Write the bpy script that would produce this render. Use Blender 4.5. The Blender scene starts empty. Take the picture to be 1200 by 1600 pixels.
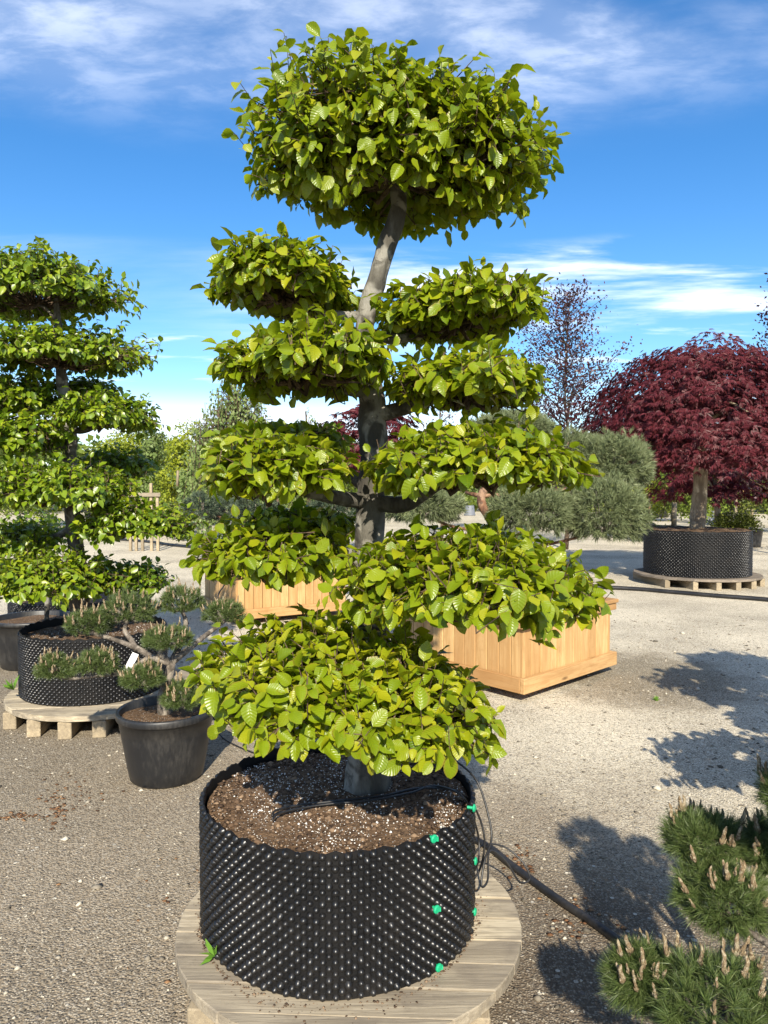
import bpy, math
import numpy as np
from mathutils import Vector, Matrix, noise as mnoise

# ------------------------------------------------------------------ camera, sky, sun, exposure
scene = bpy.context.scene
FPX, HORIZON, EYE = 1110.0, 765.0, 1.6          # focal length in photo pixels, horizon row, eye height (m)
PITCH = math.atan((800.0 - HORIZON) / FPX)
cam_data = bpy.data.cameras.new('camera')
cam_data.sensor_fit = 'VERTICAL'
cam_data.sensor_height = 32.0
cam_data.sensor_width = 24.0
cam_data.lens = 32.0 * FPX / 1600.0
cam_data.clip_start = 0.05
cam_data.clip_end = 2000.0
cam = bpy.data.objects.new('camera', cam_data)
scene.collection.objects.link(cam)
cam.location = (0, 0, EYE)
cam.rotation_euler = (math.pi / 2 - PITCH, 0, 0)
scene.camera = cam

SUN_EL = math.radians(34.0)
SUN_AZ = math.radians(180.0 - 2.0)              # behind the camera
world = bpy.data.worlds.new('World')
scene.world = world
world.use_nodes = True
wn = world.node_tree
wn.nodes.clear()


def wnode(t, **kw):
    n = wn.nodes.new(t)
    for k, v in kw.items():
        setattr(n, k, v)
    return n


def wmath(op, a, b=None, clamp=False):
    n = wnode('ShaderNodeMath', operation=op, use_clamp=clamp)
    for i, v in enumerate((a, b)):
        if v is None:
            continue
        if isinstance(v, (int, float)):
            n.inputs[i].default_value = v
        else:
            wn.links.new(v, n.inputs[i])
    return n.outputs[0]


def wramp(v, a, b, c0=0.0, c1=1.0):
    n = wnode('ShaderNodeMapRange', interpolation_type='SMOOTHSTEP')
    wn.links.new(v, n.inputs[0])
    n.inputs[1].default_value = a; n.inputs[2].default_value = b
    n.inputs[3].default_value = c0; n.inputs[4].default_value = c1
    return n.outputs[0]


sky = wnode('ShaderNodeTexSky', sky_type='NISHITA')
sky.sun_disc = False
sky.sun_elevation = SUN_EL
sky.sun_rotation = SUN_AZ
sky.altitude = 200
sky.air_density = 1.0
sky.dust_density = 0.35
sky.ozone_density = 2.2
tc = wnode('ShaderNodeTexCoord')
sep = wnode('ShaderNodeSeparateXYZ')
wn.links.new(tc.outputs['Generated'], sep.inputs[0])
X, Y, Z = sep.outputs
zz = wmath('MAXIMUM', Z, 0.0)
den = wmath('ADD', zz, 0.12)
pu, pv = wmath('DIVIDE', X, den), wmath('DIVIDE', Y, den)     # a flat cloud layer overhead
comb = wnode('ShaderNodeCombineXYZ')
wn.links.new(pu, comb.inputs[0]); wn.links.new(pv, comb.inputs[1])


def cloud_noise(scale, sx, sy, rot, detail, rough, off, dist=0.0):
    mp = wnode('ShaderNodeMapping')
    mp.inputs['Location'].default_value = off
    mp.inputs['Rotation'].default_value = (0, 0, rot)
    mp.inputs['Scale'].default_value = (sx, sy, 1)
    wn.links.new(comb.outputs[0], mp.inputs[0])
    n = wnode('ShaderNodeTexNoise')
    n.inputs['Scale'].default_value = scale
    n.inputs['Detail'].default_value = detail
    n.inputs['Roughness'].default_value = rough
    n.inputs['Distortion'].default_value = dist
    wn.links.new(mp.outputs[0], n.inputs['Vector'])
    return n.outputs['Fac']


wisps = wramp(cloud_noise(5.2, 1.0, 2.1, 0.55, 10, 0.62, (3.1, 0.4, 0), 0.2), 0.40, 0.68)
veil = wramp(cloud_noise(1.1, 1.0, 1.4, 0.2, 4, 0.5, (1.3, 7.3, 0)), 0.34, 0.60)
high = wmath('MULTIPLY', wmath('MULTIPLY', wmath('ADD', wmath('MULTIPLY', wisps, 0.55), 0.35), veil), wramp(Z, 0.40, 0.52, 0.0, 0.58))
streak = wramp(cloud_noise(1.1, 0.42, 1.25, 0.10, 10, 0.58, (0.9, 3.2, 0), 0.35), 0.47, 0.60)
band = wmath('MULTIPLY', wramp(Z, 0.17, 0.235), wramp(Z, 0.30, 0.325, 1.0, 0.0))
low = wmath('MULTIPLY', wmath('MULTIPLY', streak, band), wramp(X, -0.30, 0.10, 0.08, 1.0))
puffs = wramp(cloud_noise(2.4, 0.6, 1.6, -0.08, 8, 0.55, (5.5, 1.2, 0), 0.2), 0.55, 0.70)
band2 = wmath('MULTIPLY', wramp(Z, 0.10, 0.15), wramp(Z, 0.22, 0.27, 1.0, 0.0))
mid = wmath('MULTIPLY', wmath('MULTIPLY', puffs, band2), 0.5)
bank = wmath('MULTIPLY', wramp(cloud_noise(1.3, 0.35, 0.8, 0.0, 6, 0.5, (2.0, 0.6, 0)), 0.30, 0.52), wramp(Z, 0.080, 0.140, 0.8, 0.0))
cl = wmath('MAXIMUM', wmath('MAXIMUM', high, low), wmath('MAXIMUM', mid, bank), clamp=True)
hsv = wnode('ShaderNodeHueSaturation')
hsv.inputs['Hue'].default_value = 0.503
hsv.inputs['Saturation'].default_value = 1.34
hsv.inputs['Value'].default_value = 1.0
wn.links.new(sky.outputs[0], hsv.inputs['Color'])
mixc = wnode('ShaderNodeMix', data_type='RGBA')
wn.links.new(cl, mixc.inputs[0])
wn.links.new(hsv.outputs[0], mixc.inputs[6])
mixc.inputs[7].default_value = (7.2, 7.6, 8.4, 1)
bg = wnode('ShaderNodeBackground')
bg.inputs['Strength'].default_value = 0.104
wn.links.new(mixc.outputs[2], bg.inputs['Color'])
wo = wnode('ShaderNodeOutputWorld')
wn.links.new(bg.outputs[0], wo.inputs[0])

sun_data = bpy.data.lights.new('sun', 'SUN')
sun_data.energy = 4.7
sun_data.angle = math.radians(0.53)
sun_data.color = (1.0, 0.92, 0.77)
sun = bpy.data.objects.new('sun', sun_data)
scene.collection.objects.link(sun)
SUN_DIR = Vector((math.sin(SUN_AZ) * math.cos(SUN_EL), math.cos(SUN_AZ) * math.cos(SUN_EL), math.sin(SUN_EL)))
sun.rotation_euler = SUN_DIR.to_track_quat('Z', 'Y').to_euler()
sun.location = (0, -5, 10)

vs = scene.view_settings
vs.view_transform = 'Standard'
vs.look = 'None'
vs.exposure = 1.0
vs.gamma = 1.0
scene.cycles.max_bounces = 5
scene.cycles.transparent_max_bounces = 5
scene.cycles.sample_clamp_indirect = 6.0

# ------------------------------------------------------------------ helpers
COL = scene.collection
rng = np.random.default_rng(7)


def P(px, py, Yd):
    """photo pixel at forward distance Yd -> a point in the place"""
    r, u = (px - 600.0) / FPX, (800.0 - py) / FPX
    dy = math.cos(PITCH) + u * math.sin(PITCH)
    dz = -math.sin(PITCH) + u * math.cos(PITCH)
    k = Yd / dy
    return Vector((r * k, Yd, EYE + dz * k))


def ground(px, py, z=0.0):
    r, u = (px - 600.0) / FPX, (800.0 - py) / FPX
    dy = math.cos(PITCH) + u * math.sin(PITCH)
    dz = -math.sin(PITCH) + u * math.cos(PITCH)
    k = (z - EYE) / dz
    return Vector((r * k, dy * k, z))


def project(V):
    d = V - np.array([0, 0, EYE])
    F = np.array([0, math.cos(PITCH), -math.sin(PITCH)]); U = np.array([0, math.sin(PITCH), math.cos(PITCH)])
    z = np.maximum(d @ F, 1e-3)
    return 600 + FPX * d[:, 0] / z, 800 - FPX * (d @ U) / z, z


def tag(o, label=None, cat=None, group=None, kind=None):
    if label: o['label'] = label
    if cat: o['category'] = cat
    if group: o['group'] = group
    if kind: o['kind'] = kind
    return o


def empty(name, loc, label, cat, group=None):
    o = bpy.data.objects.new(name, None)
    COL.objects.link(o)
    o.location = loc
    o.empty_display_size = 0.1
    return tag(o, label, cat, group)


def link(name, me, mat, parent=None):
    """mesh in place coordinates; a child keeps them whatever its parent's location"""
    o = bpy.data.objects.new(name, me)
    COL.objects.link(o)
    if mat is not None and not me.materials:
        me.materials.append(mat)
    if parent is not None:
        o.parent = parent
        if parent.type == 'EMPTY':
            o.location = -parent.location
    return o


def np_mesh(name, V, F, leaf=None, smooth=False):
    V = np.ascontiguousarray(V, dtype=np.float32); F = np.ascontiguousarray(F, dtype=np.int32)
    k = F.shape[1]
    me = bpy.data.meshes.new(name)
    me.vertices.add(len(V)); me.vertices.foreach_set('co', V.ravel())
    me.loops.add(F.size); me.loops.foreach_set('vertex_index', F.ravel())
    me.polygons.add(len(F)); me.polygons.foreach_set('loop_start', np.arange(0, F.size, k, dtype=np.int32))
    if smooth:
        me.polygons.foreach_set('use_smooth', np.ones(len(F), dtype=bool))
    if leaf is not None:
        a = me.attributes.new('leaf', 'FLOAT_VECTOR', 'POINT')
        a.data.foreach_set('vector', np.ascontiguousarray(leaf, dtype=np.float32).ravel())
    me.update(calc_edges=True)
    return me


class MB:
    """collects shapes into one mesh"""
    def __init__(s):
        s.v = []; s.f = []

    def add(s, vs_, fs_):
        n = len(s.v)
        s.v.extend([tuple(v) for v in vs_])
        s.f.extend([tuple(i + n for i in f) for f in fs_])

    def box(s, c, size, R=None, bev=0.0):
        hx, hy, hz = [a / 2 for a in size]
        R = R or Matrix.Identity(3)
        c = Vector(c)
        b = min(bev, hx * .9, hy * .9, hz * .9)
        if b <= 0:
            vs_ = [c + R @ Vector((x * hx, y * hy, z * hz)) for x in (-1, 1) for y in (-1, 1) for z in (-1, 1)]
            s.add(vs_, [(0, 1, 3, 2), (4, 6, 7, 5), (0, 4, 5, 1), (2, 3, 7, 6), (0, 2, 6, 4), (1, 5, 7, 3)])
            return
        loops = []
        for z, ins in ((-hz, b), (-hz + b, 0), (hz - b, 0), (hz, b)):
            ax, ay = hx - ins, hy - ins
            loops.append([(-ax + b, -ay, z), (ax - b, -ay, z), (ax, -ay + b, z), (ax, ay - b, z), (ax - b, ay, z), (-ax + b, ay, z), (-ax, ay - b, z), (-ax, -ay + b, z)])
        vs_ = [c + R @ Vector(p) for l in loops for p in l]
        fs_ = []
        for k in range(3):
            for i in range(8):
                j = (i + 1) % 8
                fs_.append((k * 8 + i, k * 8 + j, k * 8 + 8 + j, k * 8 + 8 + i))
        fs_ += [tuple(range(7, -1, -1)), tuple(range(24, 32))]
        s.add(vs_, fs_)

    def tube(s, pts, rad, sides=8, rough=0.0, cap=True, seed=0.0):
        pts = [Vector(p) for p in pts]
        if isinstance(rad, (int, float)):
            rad = [rad] * len(pts)
        t0 = (pts[1] - pts[0]).normalized()
        ref = Vector((1, 0, 0)) if abs(t0.x) < 0.8 else Vector((0, 1, 0))
        u = (ref - ref.dot(t0) * t0).normalized()
        vs_, fs_ = [], []
        for i, p in enumerate(pts):
            t = (pts[min(i + 1, len(pts) - 1)] - pts[max(i - 1, 0)]).normalized()
            u = (u - u.dot(t) * t).normalized()
            w = t.cross(u)
            for k in range(sides):
                a = 2 * math.pi * k / sides
                d = u * math.cos(a) + w * math.sin(a)
                r = rad[i]
                if rough:
                    q = p + d * r
                    r *= 1 + rough * mnoise.noise((q * 9) + Vector((seed, seed, 0))) + rough * .5 * mnoise.noise(q * 28)
                vs_.append(p + d * r)
        for i in range(len(pts) - 1):
            for k in range(sides):
                j = (k + 1) % sides
                fs_.append((i * sides + k, i * sides + j, (i + 1) * sides + j, (i + 1) * sides + k))
        if cap:
            n = len(vs_)
            fs_.append(tuple(range(sides - 1, -1, -1)))
            fs_.append(tuple(range(n - sides, n)))
        s.add(vs_, fs_)

    def lathe(s, prof, c, sides=48, wob=0.0):
        c = Vector(c)
        vs_, fs_ = [], []
        for (r, z) in prof:
            for k in range(sides):
                a = 2 * math.pi * k / sides
                rr = r * (1 + wob * math.sin(2 * a + 1.0))
                vs_.append(c + Vector((rr * math.cos(a), rr * math.sin(a), z)))
        for i in range(len(prof) - 1):
            for k in range(sides):
                j = (k + 1) % sides
                fs_.append((i * sides + k, i * sides + j, (i + 1) * sides + j, (i + 1) * sides + k))
        s.add(vs_, fs_)

    def mesh(s, name, smooth=False):
        me = bpy.data.meshes.new(name)
        me.from_pydata(s.v, [], s.f)
        if smooth:
            me.polygons.foreach_set('use_smooth', np.ones(len(me.polygons), dtype=bool))
        me.update()
        return me

    def build(s, name, mat, parent=None, smooth=False):
        return link(name, s.mesh(name, smooth), mat, parent)


def spline(pts, n):
    """Catmull-Rom through points"""
    pts = [Vector(p) for p in pts]
    q = [2 * pts[0] - pts[1]] + pts + [2 * pts[-1] - pts[-2]]
    out = []
    seg = len(pts) - 1
    for i in range(n + 1):
        t = i / n * seg
        k = min(int(t), seg - 1)
        t -= k
        a, b, c, d = q[k:k + 4]
        out.append(0.5 * ((2 * b) + (c - a) * t + (2 * a - 5 * b + 4 * c - d) * t * t + (3 * b - a - 3 * c + d) * t ** 3))
    return out


def lerp_list(vals, n):
    x = np.linspace(0, len(vals) - 1, n + 1)
    return list(np.interp(x, np.arange(len(vals)), vals))


def unit(A):
    return A / np.maximum(np.linalg.norm(A, axis=-1, keepdims=True), 1e-9)


# ------------------------------------------------------------------ materials
class NT:
    def __init__(s, name):
        s.m = bpy.data.materials.new(name)
        s.m.use_nodes = True
        s.t = s.m.node_tree
        s.t.nodes.clear()
        s.out = s.t.nodes.new('ShaderNodeOutputMaterial')

    def n(s, t, ins=None, **kw):
        nd = s.t.nodes.new(t)
        for k, v in kw.items():
            setattr(nd, k, v)
        for k, v in (ins or {}).items():
            s.put(nd.inputs[k], v)
        return nd

    def put(s, sock, v):
        if isinstance(v, bpy.types.NodeSocket):
            s.t.links.new(v, sock)
        else:
            if isinstance(v, tuple) and len(v) == 3 and sock.type == 'RGBA':
                v = (*v, 1)
            sock.default_value = v

    def math(s, op, a, b=0.0, c=None, clamp=False):
        d = {0: a, 1: b}
        if c is not None: d[2] = c
        return s.n('ShaderNodeMath', d, operation=op, use_clamp=clamp).outputs[0]

    def ramp(s, v, a, b, c0=0.0, c1=1.0):
        return s.n('ShaderNodeMapRange', {0: v, 1: a, 2: b, 3: c0, 4: c1}, interpolation_type='SMOOTHSTEP').outputs[0]

    def mix(s, f, a, b, blend='MIX'):
        return s.n('ShaderNodeMix', {0: f, 6: a, 7: b}, data_type='RGBA', blend_type=blend).outputs[2]

    def noise(s, scale, detail=4, rough=0.55, vec=None, dist=0.0):
        d = {'Scale': scale, 'Detail': detail, 'Roughness': rough, 'Distortion': dist}
        if vec is not None: d['Vector'] = vec
        return s.n('ShaderNodeTexNoise', d).outputs['Fac']

    def pos(s):
        return s.n('ShaderNodeNewGeometry').outputs['Position']

    def obj(s):
        return s.n('ShaderNodeTexCoord').outputs['Object']

    def mapping(s, vec, scale=(1, 1, 1), rot=(0, 0, 0), loc=(0, 0, 0)):
        return s.n('ShaderNodeMapping', {'Vector': vec, 'Scale': scale, 'Rotation': rot, 'Location': loc}).outputs[0]

    def bump(s, h, strength, dist=0.01, normal=None):
        d = {'Height': h, 'Strength': strength, 'Distance': dist}
        if normal is not None: d['Normal'] = normal
        return s.n('ShaderNodeBump', d).outputs[0]

    def principled(s, color, rough=0.7, spec=0.3, normal=None, **kw):
        d = {'Base Color': color, 'Roughness': rough, 'Specular IOR Level': spec}
        if normal is not None: d['Normal'] = normal
        d.update(kw)
        return s.n('ShaderNodeBsdfPrincipled', d).outputs[0]

    def done(s, shader):
        s.t.links.new(shader, s.out.inputs[0])
        return s.m


def leaf_material(name, dark, mid, light, edge=None, rough=0.38, spec=0.5, trans=0.3, tcol=None, veins=True):
    k = NT(name)
    at = k.n('ShaderNodeAttribute', attribute_name='leaf')
    sp = k.n('ShaderNodeSeparateXYZ', {0: at.outputs['Vector']})
    u, v, r = sp.outputs
    av = k.math('ABSOLUTE', v)
    c = k.mix(k.ramp(r, 0.0, 0.5), dark, mid)
    c = k.mix(k.ramp(r, 0.5, 1.0), c, light)
    big = k.noise(3.0, 2, vec=k.pos())
    c = k.mix(k.ramp(big, 0.35, 0.7, 0.0, 0.35), c, mid)
    nrm = None
    if veins:
        w = k.math('SINE', k.math('MULTIPLY', k.math('SUBTRACT', u, k.math('MULTIPLY', av, 0.20)), 50.0))
        ridge = k.math('MULTIPLY', k.ramp(w, 0.5, 1.0), k.ramp(av, 0.0, 0.08))
        rib = k.ramp(av, 0.10, 0.0)
        vein = k.math('MAXIMUM', k.math('MULTIPLY', ridge, 0.45), rib)
        c = k.mix(k.math('MULTIPLY', vein, 0.16), c, light)
        nrm = k.bump(k.math('ADD', k.math('MULTIPLY', w, 0.5), k.math('MULTIPLY', rib, -1.0)), 0.22, 0.004)
    if edge is not None:
        e = k.math('MULTIPLY', k.ramp(av, 0.7, 1.0), k.ramp(k.math('FRACT', k.math('MULTIPLY', r, 7.3)), 0.40, 0.8, 0.0, 0.65))
        c = k.mix(e, c, edge)
    pr = k.principled(c, rough, spec, nrm)
    tl = k.n('ShaderNodeBsdfTranslucent', {'Color': k.mix(0.5, c, tcol or light, 'MIX')}).outputs[0]
    if nrm is not None:
        pass
    return k.done(k.n('ShaderNodeMixShader', {0: trans, 1: pr, 2: tl}).outputs[0])


M = {}
M['beech_leaf'] = leaf_material('beech_leaf', (0.080, 0.140, 0.005), (0.190, 0.255, 0.007), (0.33, 0.335, 0.010), edge=(0.26, 0.16, 0.03), rough=0.35, spec=0.45, trans=0.38, tcol=(0.34, 0.42, 0.01))
M['far_beech_leaf'] = leaf_material('far_beech_leaf', (0.065, 0.125, 0.007), (0.16, 0.235, 0.009), (0.29, 0.335, 0.014), edge=(0.16, 0.10, 0.03), rough=0.36, spec=0.55, trans=0.30, tcol=(0.25, 0.40, 0.02), veins=False)
M['needle'] = leaf_material('pine_needle', (0.032, 0.056, 0.014), (0.075, 0.110, 0.028), (0.18, 0.21, 0.08), rough=0.45, spec=0.4, trans=0.10, veins=False)
M['blue_needle'] = leaf_material('blue_pine_needle', (0.075, 0.10, 0.042), (0.145, 0.175, 0.078), (0.25, 0.27, 0.135), rough=0.5, spec=0.35, trans=0.10, veins=False)
M['dark_needle'] = leaf_material('dark_pine_needle', (0.03, 0.05, 0.028), (0.06, 0.085, 0.05), (0.11, 0.135, 0.08), rough=0.5, spec=0.35, trans=0.10, veins=False)
M['maple_leaf'] = leaf_material('red_maple_leaf', (0.040, 0.006, 0.008), (0.078, 0.012, 0.016), (0.135, 0.024, 0.030), rough=0.5, spec=0.3, trans=0.20, tcol=(0.2, 0.015, 0.02), veins=False)
M['copper_leaf'] = leaf_material('copper_beech_leaf', (0.022, 0.010, 0.013), (0.050, 0.018, 0.024), (0.10, 0.038, 0.048), rough=0.4, spec=0.4, trans=0.22, tcol=(0.14, 0.03, 0.03), veins=False)
M['lime_leaf'] = leaf_material('lime_leaf', (0.12, 0.17, 0.012), (0.24, 0.28, 0.018), (0.36, 0.38, 0.035), rough=0.5, spec=0.3, trans=0.35, veins=False)
M['grass_leaf'] = leaf_material('light_green_leaf', (0.07, 0.12, 0.015), (0.14, 0.19, 0.025), (0.23, 0.28, 0.05), rough=0.5, spec=0.3, trans=0.35, veins=False)
M['birch_leaf'] = leaf_material('birch_leaf', (0.09, 0.14, 0.03), (0.16, 0.22, 0.06), (0.26, 0.30, 0.12), rough=0.5, spec=0.3, trans=0.35, veins=False)
M['yew_leaf'] = leaf_material('yew_leaf', (0.04, 0.06, 0.008), (0.09, 0.11, 0.015), (0.16, 0.17, 0.03), rough=0.5, spec=0.3, trans=0.15, veins=False)


def bark(name, base, light, dark, scale=14.0, vert=0.35):
    k = NT(name)
    p = k.mapping(k.pos(), (1, 1, vert))
    n1 = k.noise(scale, 6, 0.6, p)
    n2 = k.noise(scale * 3.4, 5, 0.65, p)
    n3 = k.noise(scale * 0.6, 3, 0.5, k.pos(), 0.6)
    c = k.mix(k.ramp(n1, 0.35, 0.65), dark, base)
    c = k.mix(k.ramp(n3, 0.50, 0.60, 0.0, 0.85), c, light)
    n4 = k.noise(scale * 1.3, 5, 0.7, k.mapping(k.pos(), (1, 1, 0.8), (0, 0, 0), (4.2, 1.1, 7.7)), 1.0)
    c = k.mix(k.ramp(n4, 0.56, 0.63, 0.0, 0.7), c, dark)
    c = k.mix(k.ramp(n2, 0.55, 0.75, 0.0, 0.45), c, dark)
    nr = k.bump(k.math('ADD', n1, k.math('MULTIPLY', n2, 0.6)), 0.9, 0.016)
    return k.done(k.principled(c, 0.85, 0.2, nr))


M['bark'] = bark('grey_beech_bark', (0.125, 0.115, 0.094), (0.25, 0.235, 0.20), (0.050, 0.045, 0.036))
M['twig'] = bark('brown_twig', (0.10, 0.065, 0.04), (0.17, 0.12, 0.08), (0.035, 0.024, 0.016), 40)
M['pine_bark'] = bark('pine_bark', (0.19, 0.16, 0.13), (0.30, 0.26, 0.21), (0.07, 0.058, 0.045), 30, 0.6)
M['red_bark'] = bark('reddish_bark', (0.20, 0.10, 0.055), (0.30, 0.19, 0.12), (0.06, 0.035, 0.025), 16)
M['maple_bark'] = bark('pale_maple_bark', (0.33, 0.27, 0.19), (0.46, 0.39, 0.29), (0.15, 0.115, 0.08), 9)


def plastic(name, col, rough=0.3, dust=0.25, dustcol=(0.20, 0.18, 0.15), spec=0.5):
    k = NT(name)
    n1 = k.noise(5, 5, 0.6, k.pos())
    n2 = k.noise(60, 3, 0.6, k.mapping(k.pos(), (1, 1, 0.25)))
    d = k.math('MULTIPLY', k.ramp(k.math('ADD', k.math('MULTIPLY', n1, 0.6), k.math('MULTIPLY', n2, 0.4)), 0.42, 0.72), dust)
    c = k.mix(d, col, dustcol)
    ro = k.math('ADD', rough, k.math('MULTIPLY', d, 0.9), clamp=True)
    nr = k.bump(n2, 0.08, 0.004)
    return k.done(k.principled(c, ro, spec, nr))


M['stud'] = plastic('glossy_black_plastic', (0.006, 0.006, 0.0065), 0.33, 0.10, (0.12, 0.10, 0.08))
M['wall'] = plastic('black_plastic_sheet', (0.004, 0.004, 0.0045), 0.55, 0.05, (0.10, 0.075, 0.05), 0.3)
M['pot'] = plastic('matt_black_plastic', (0.012, 0.0125, 0.014), 0.38, 0.16)
M['grey_pot'] = plastic('grey_plastic', (0.13, 0.14, 0.16), 0.5, 0.2)
M['hose'] = plastic('black_hose', (0.009, 0.009, 0.010), 0.42, 0.10)
M['clip'] = plastic('green_plastic', (0.005, 0.33, 0.15), 0.4, 0.08)
M['tag'] = plastic('white_plastic', (0.75, 0.75, 0.73), 0.5, 0.15)
M['candle'] = bark('tan_candle', (0.36, 0.275, 0.16), (0.54, 0.45, 0.30), (0.22, 0.145, 0.08), 160, 0.5)


def wood(name, a, b, dark, grain=26.0, wear=0.4, rough=0.8, along='X'):
    k = NT(name)
    oi = k.n('ShaderNodeObjectInfo')
    rnd = oi.outputs['Random']
    off = k.n('ShaderNodeCombineXYZ', {0: k.math('MULTIPLY', rnd, 17.0), 1: k.math('MULTIPLY', rnd, 31.0), 2: k.math('MULTIPLY', rnd, 9.0)}).outputs[0]
    p = k.n('ShaderNodeVectorMath', {0: k.obj(), 1: off}, operation='ADD').outputs[0]
    sc = {'X': (0.06, 1, 1), 'Y': (1, 0.06, 1), 'Z': (1, 1, 0.06)}[along]
    g = k.noise(grain * 3, 5, 0.65, k.mapping(p, sc), 0.5)
    g2 = k.noise(grain * 0.5, 3, 0.5, k.mapping(p, tuple(0.25 if s < 1 else 1 for s in sc)), 1.2)
    blot = k.noise(4.0, 4, 0.6, p)
    sc2 = {'X': (0.3, 1, 1), 'Y': (1, 0.3, 1), 'Z': (1, 1, 0.3)}[along]
    vk = k.n('ShaderNodeTexVoronoi', {'Vector': k.mapping(p, sc2), 'Scale': 6.5}, feature='F1')
    knot = k.math('MULTIPLY', k.ramp(vk.outputs['Distance'], 0.13, 0.05), k.ramp(k.n('ShaderNodeSeparateColor', {0: vk.outputs['Color']}).outputs[0], 0.72, 0.78))
    c = k.mix(k.ramp(g, 0.40, 0.60), a, b)
    crack = k.noise(grain * 9, 3, 0.6, k.mapping(p, tuple(0.035 if s < 1 else 1 for s in sc)))
    c = k.mix(k.math('MULTIPLY', k.ramp(crack, 0.62, 0.70), wear), c, tuple(x * 0.45 for x in dark))
    dirt = k.noise(9.0, 6, 0.7, k.mapping(p, (1, 1, 1), (0, 0, 0), (3.3, 1.7, 5.1)))
    c = k.mix(k.math('MULTIPLY', k.ramp(dirt, 0.52, 0.72), wear * 0.7), c, tuple(x * 0.7 for x in dark))
    c = k.mix(k.ramp(g2, 0.45, 0.75, 0.0, wear), c, dark)
    c = k.mix(k.math('MULTIPLY', k.ramp(blot, 0.5, 0.75), wear), c, dark)
    c = k.mix(k.math('MULTIPLY', rnd, 0.7), c, dark)
    c = k.mix(k.math('MULTIPLY', knot, 0.75), c, tuple(x * 0.35 for x in dark))
    nr = k.bump(k.math('SUBTRACT', g, k.math('MULTIPLY', crack, 0.5)), 0.5, 0.005)
    return k.done(k.principled(c, rough, 0.25, nr))


M['old_wood'] = wood('weathered_pallet_wood', (0.47, 0.40, 0.285), (0.33, 0.275, 0.19), (0.155, 0.13, 0.10), 22, 0.75, 0.85)
M['grey_wood'] = wood('grey_pallet_wood', (0.26, 0.215, 0.165), (0.19, 0.155, 0.12), (0.10, 0.085, 0.07), 22, 0.6, 0.9)
M['old_wood_y'] = wood('weathered_bearer_wood', (0.42, 0.34, 0.22), (0.30, 0.24, 0.16), (0.16, 0.13, 0.09), 22, 0.55, 0.85, 'Y')
M['new_wood'] = wood('larch_wood', (0.56, 0.37, 0.17), (0.46, 0.285, 0.12), (0.33, 0.175, 0.065), 14, 0.45, 0.6, 'Z')
M['new_wood_x'] = wood('larch_rail_wood', (0.53, 0.34, 0.155), (0.42, 0.25, 0.105), (0.29, 0.15, 0.055), 14, 0.45, 0.6, 'X')


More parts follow.
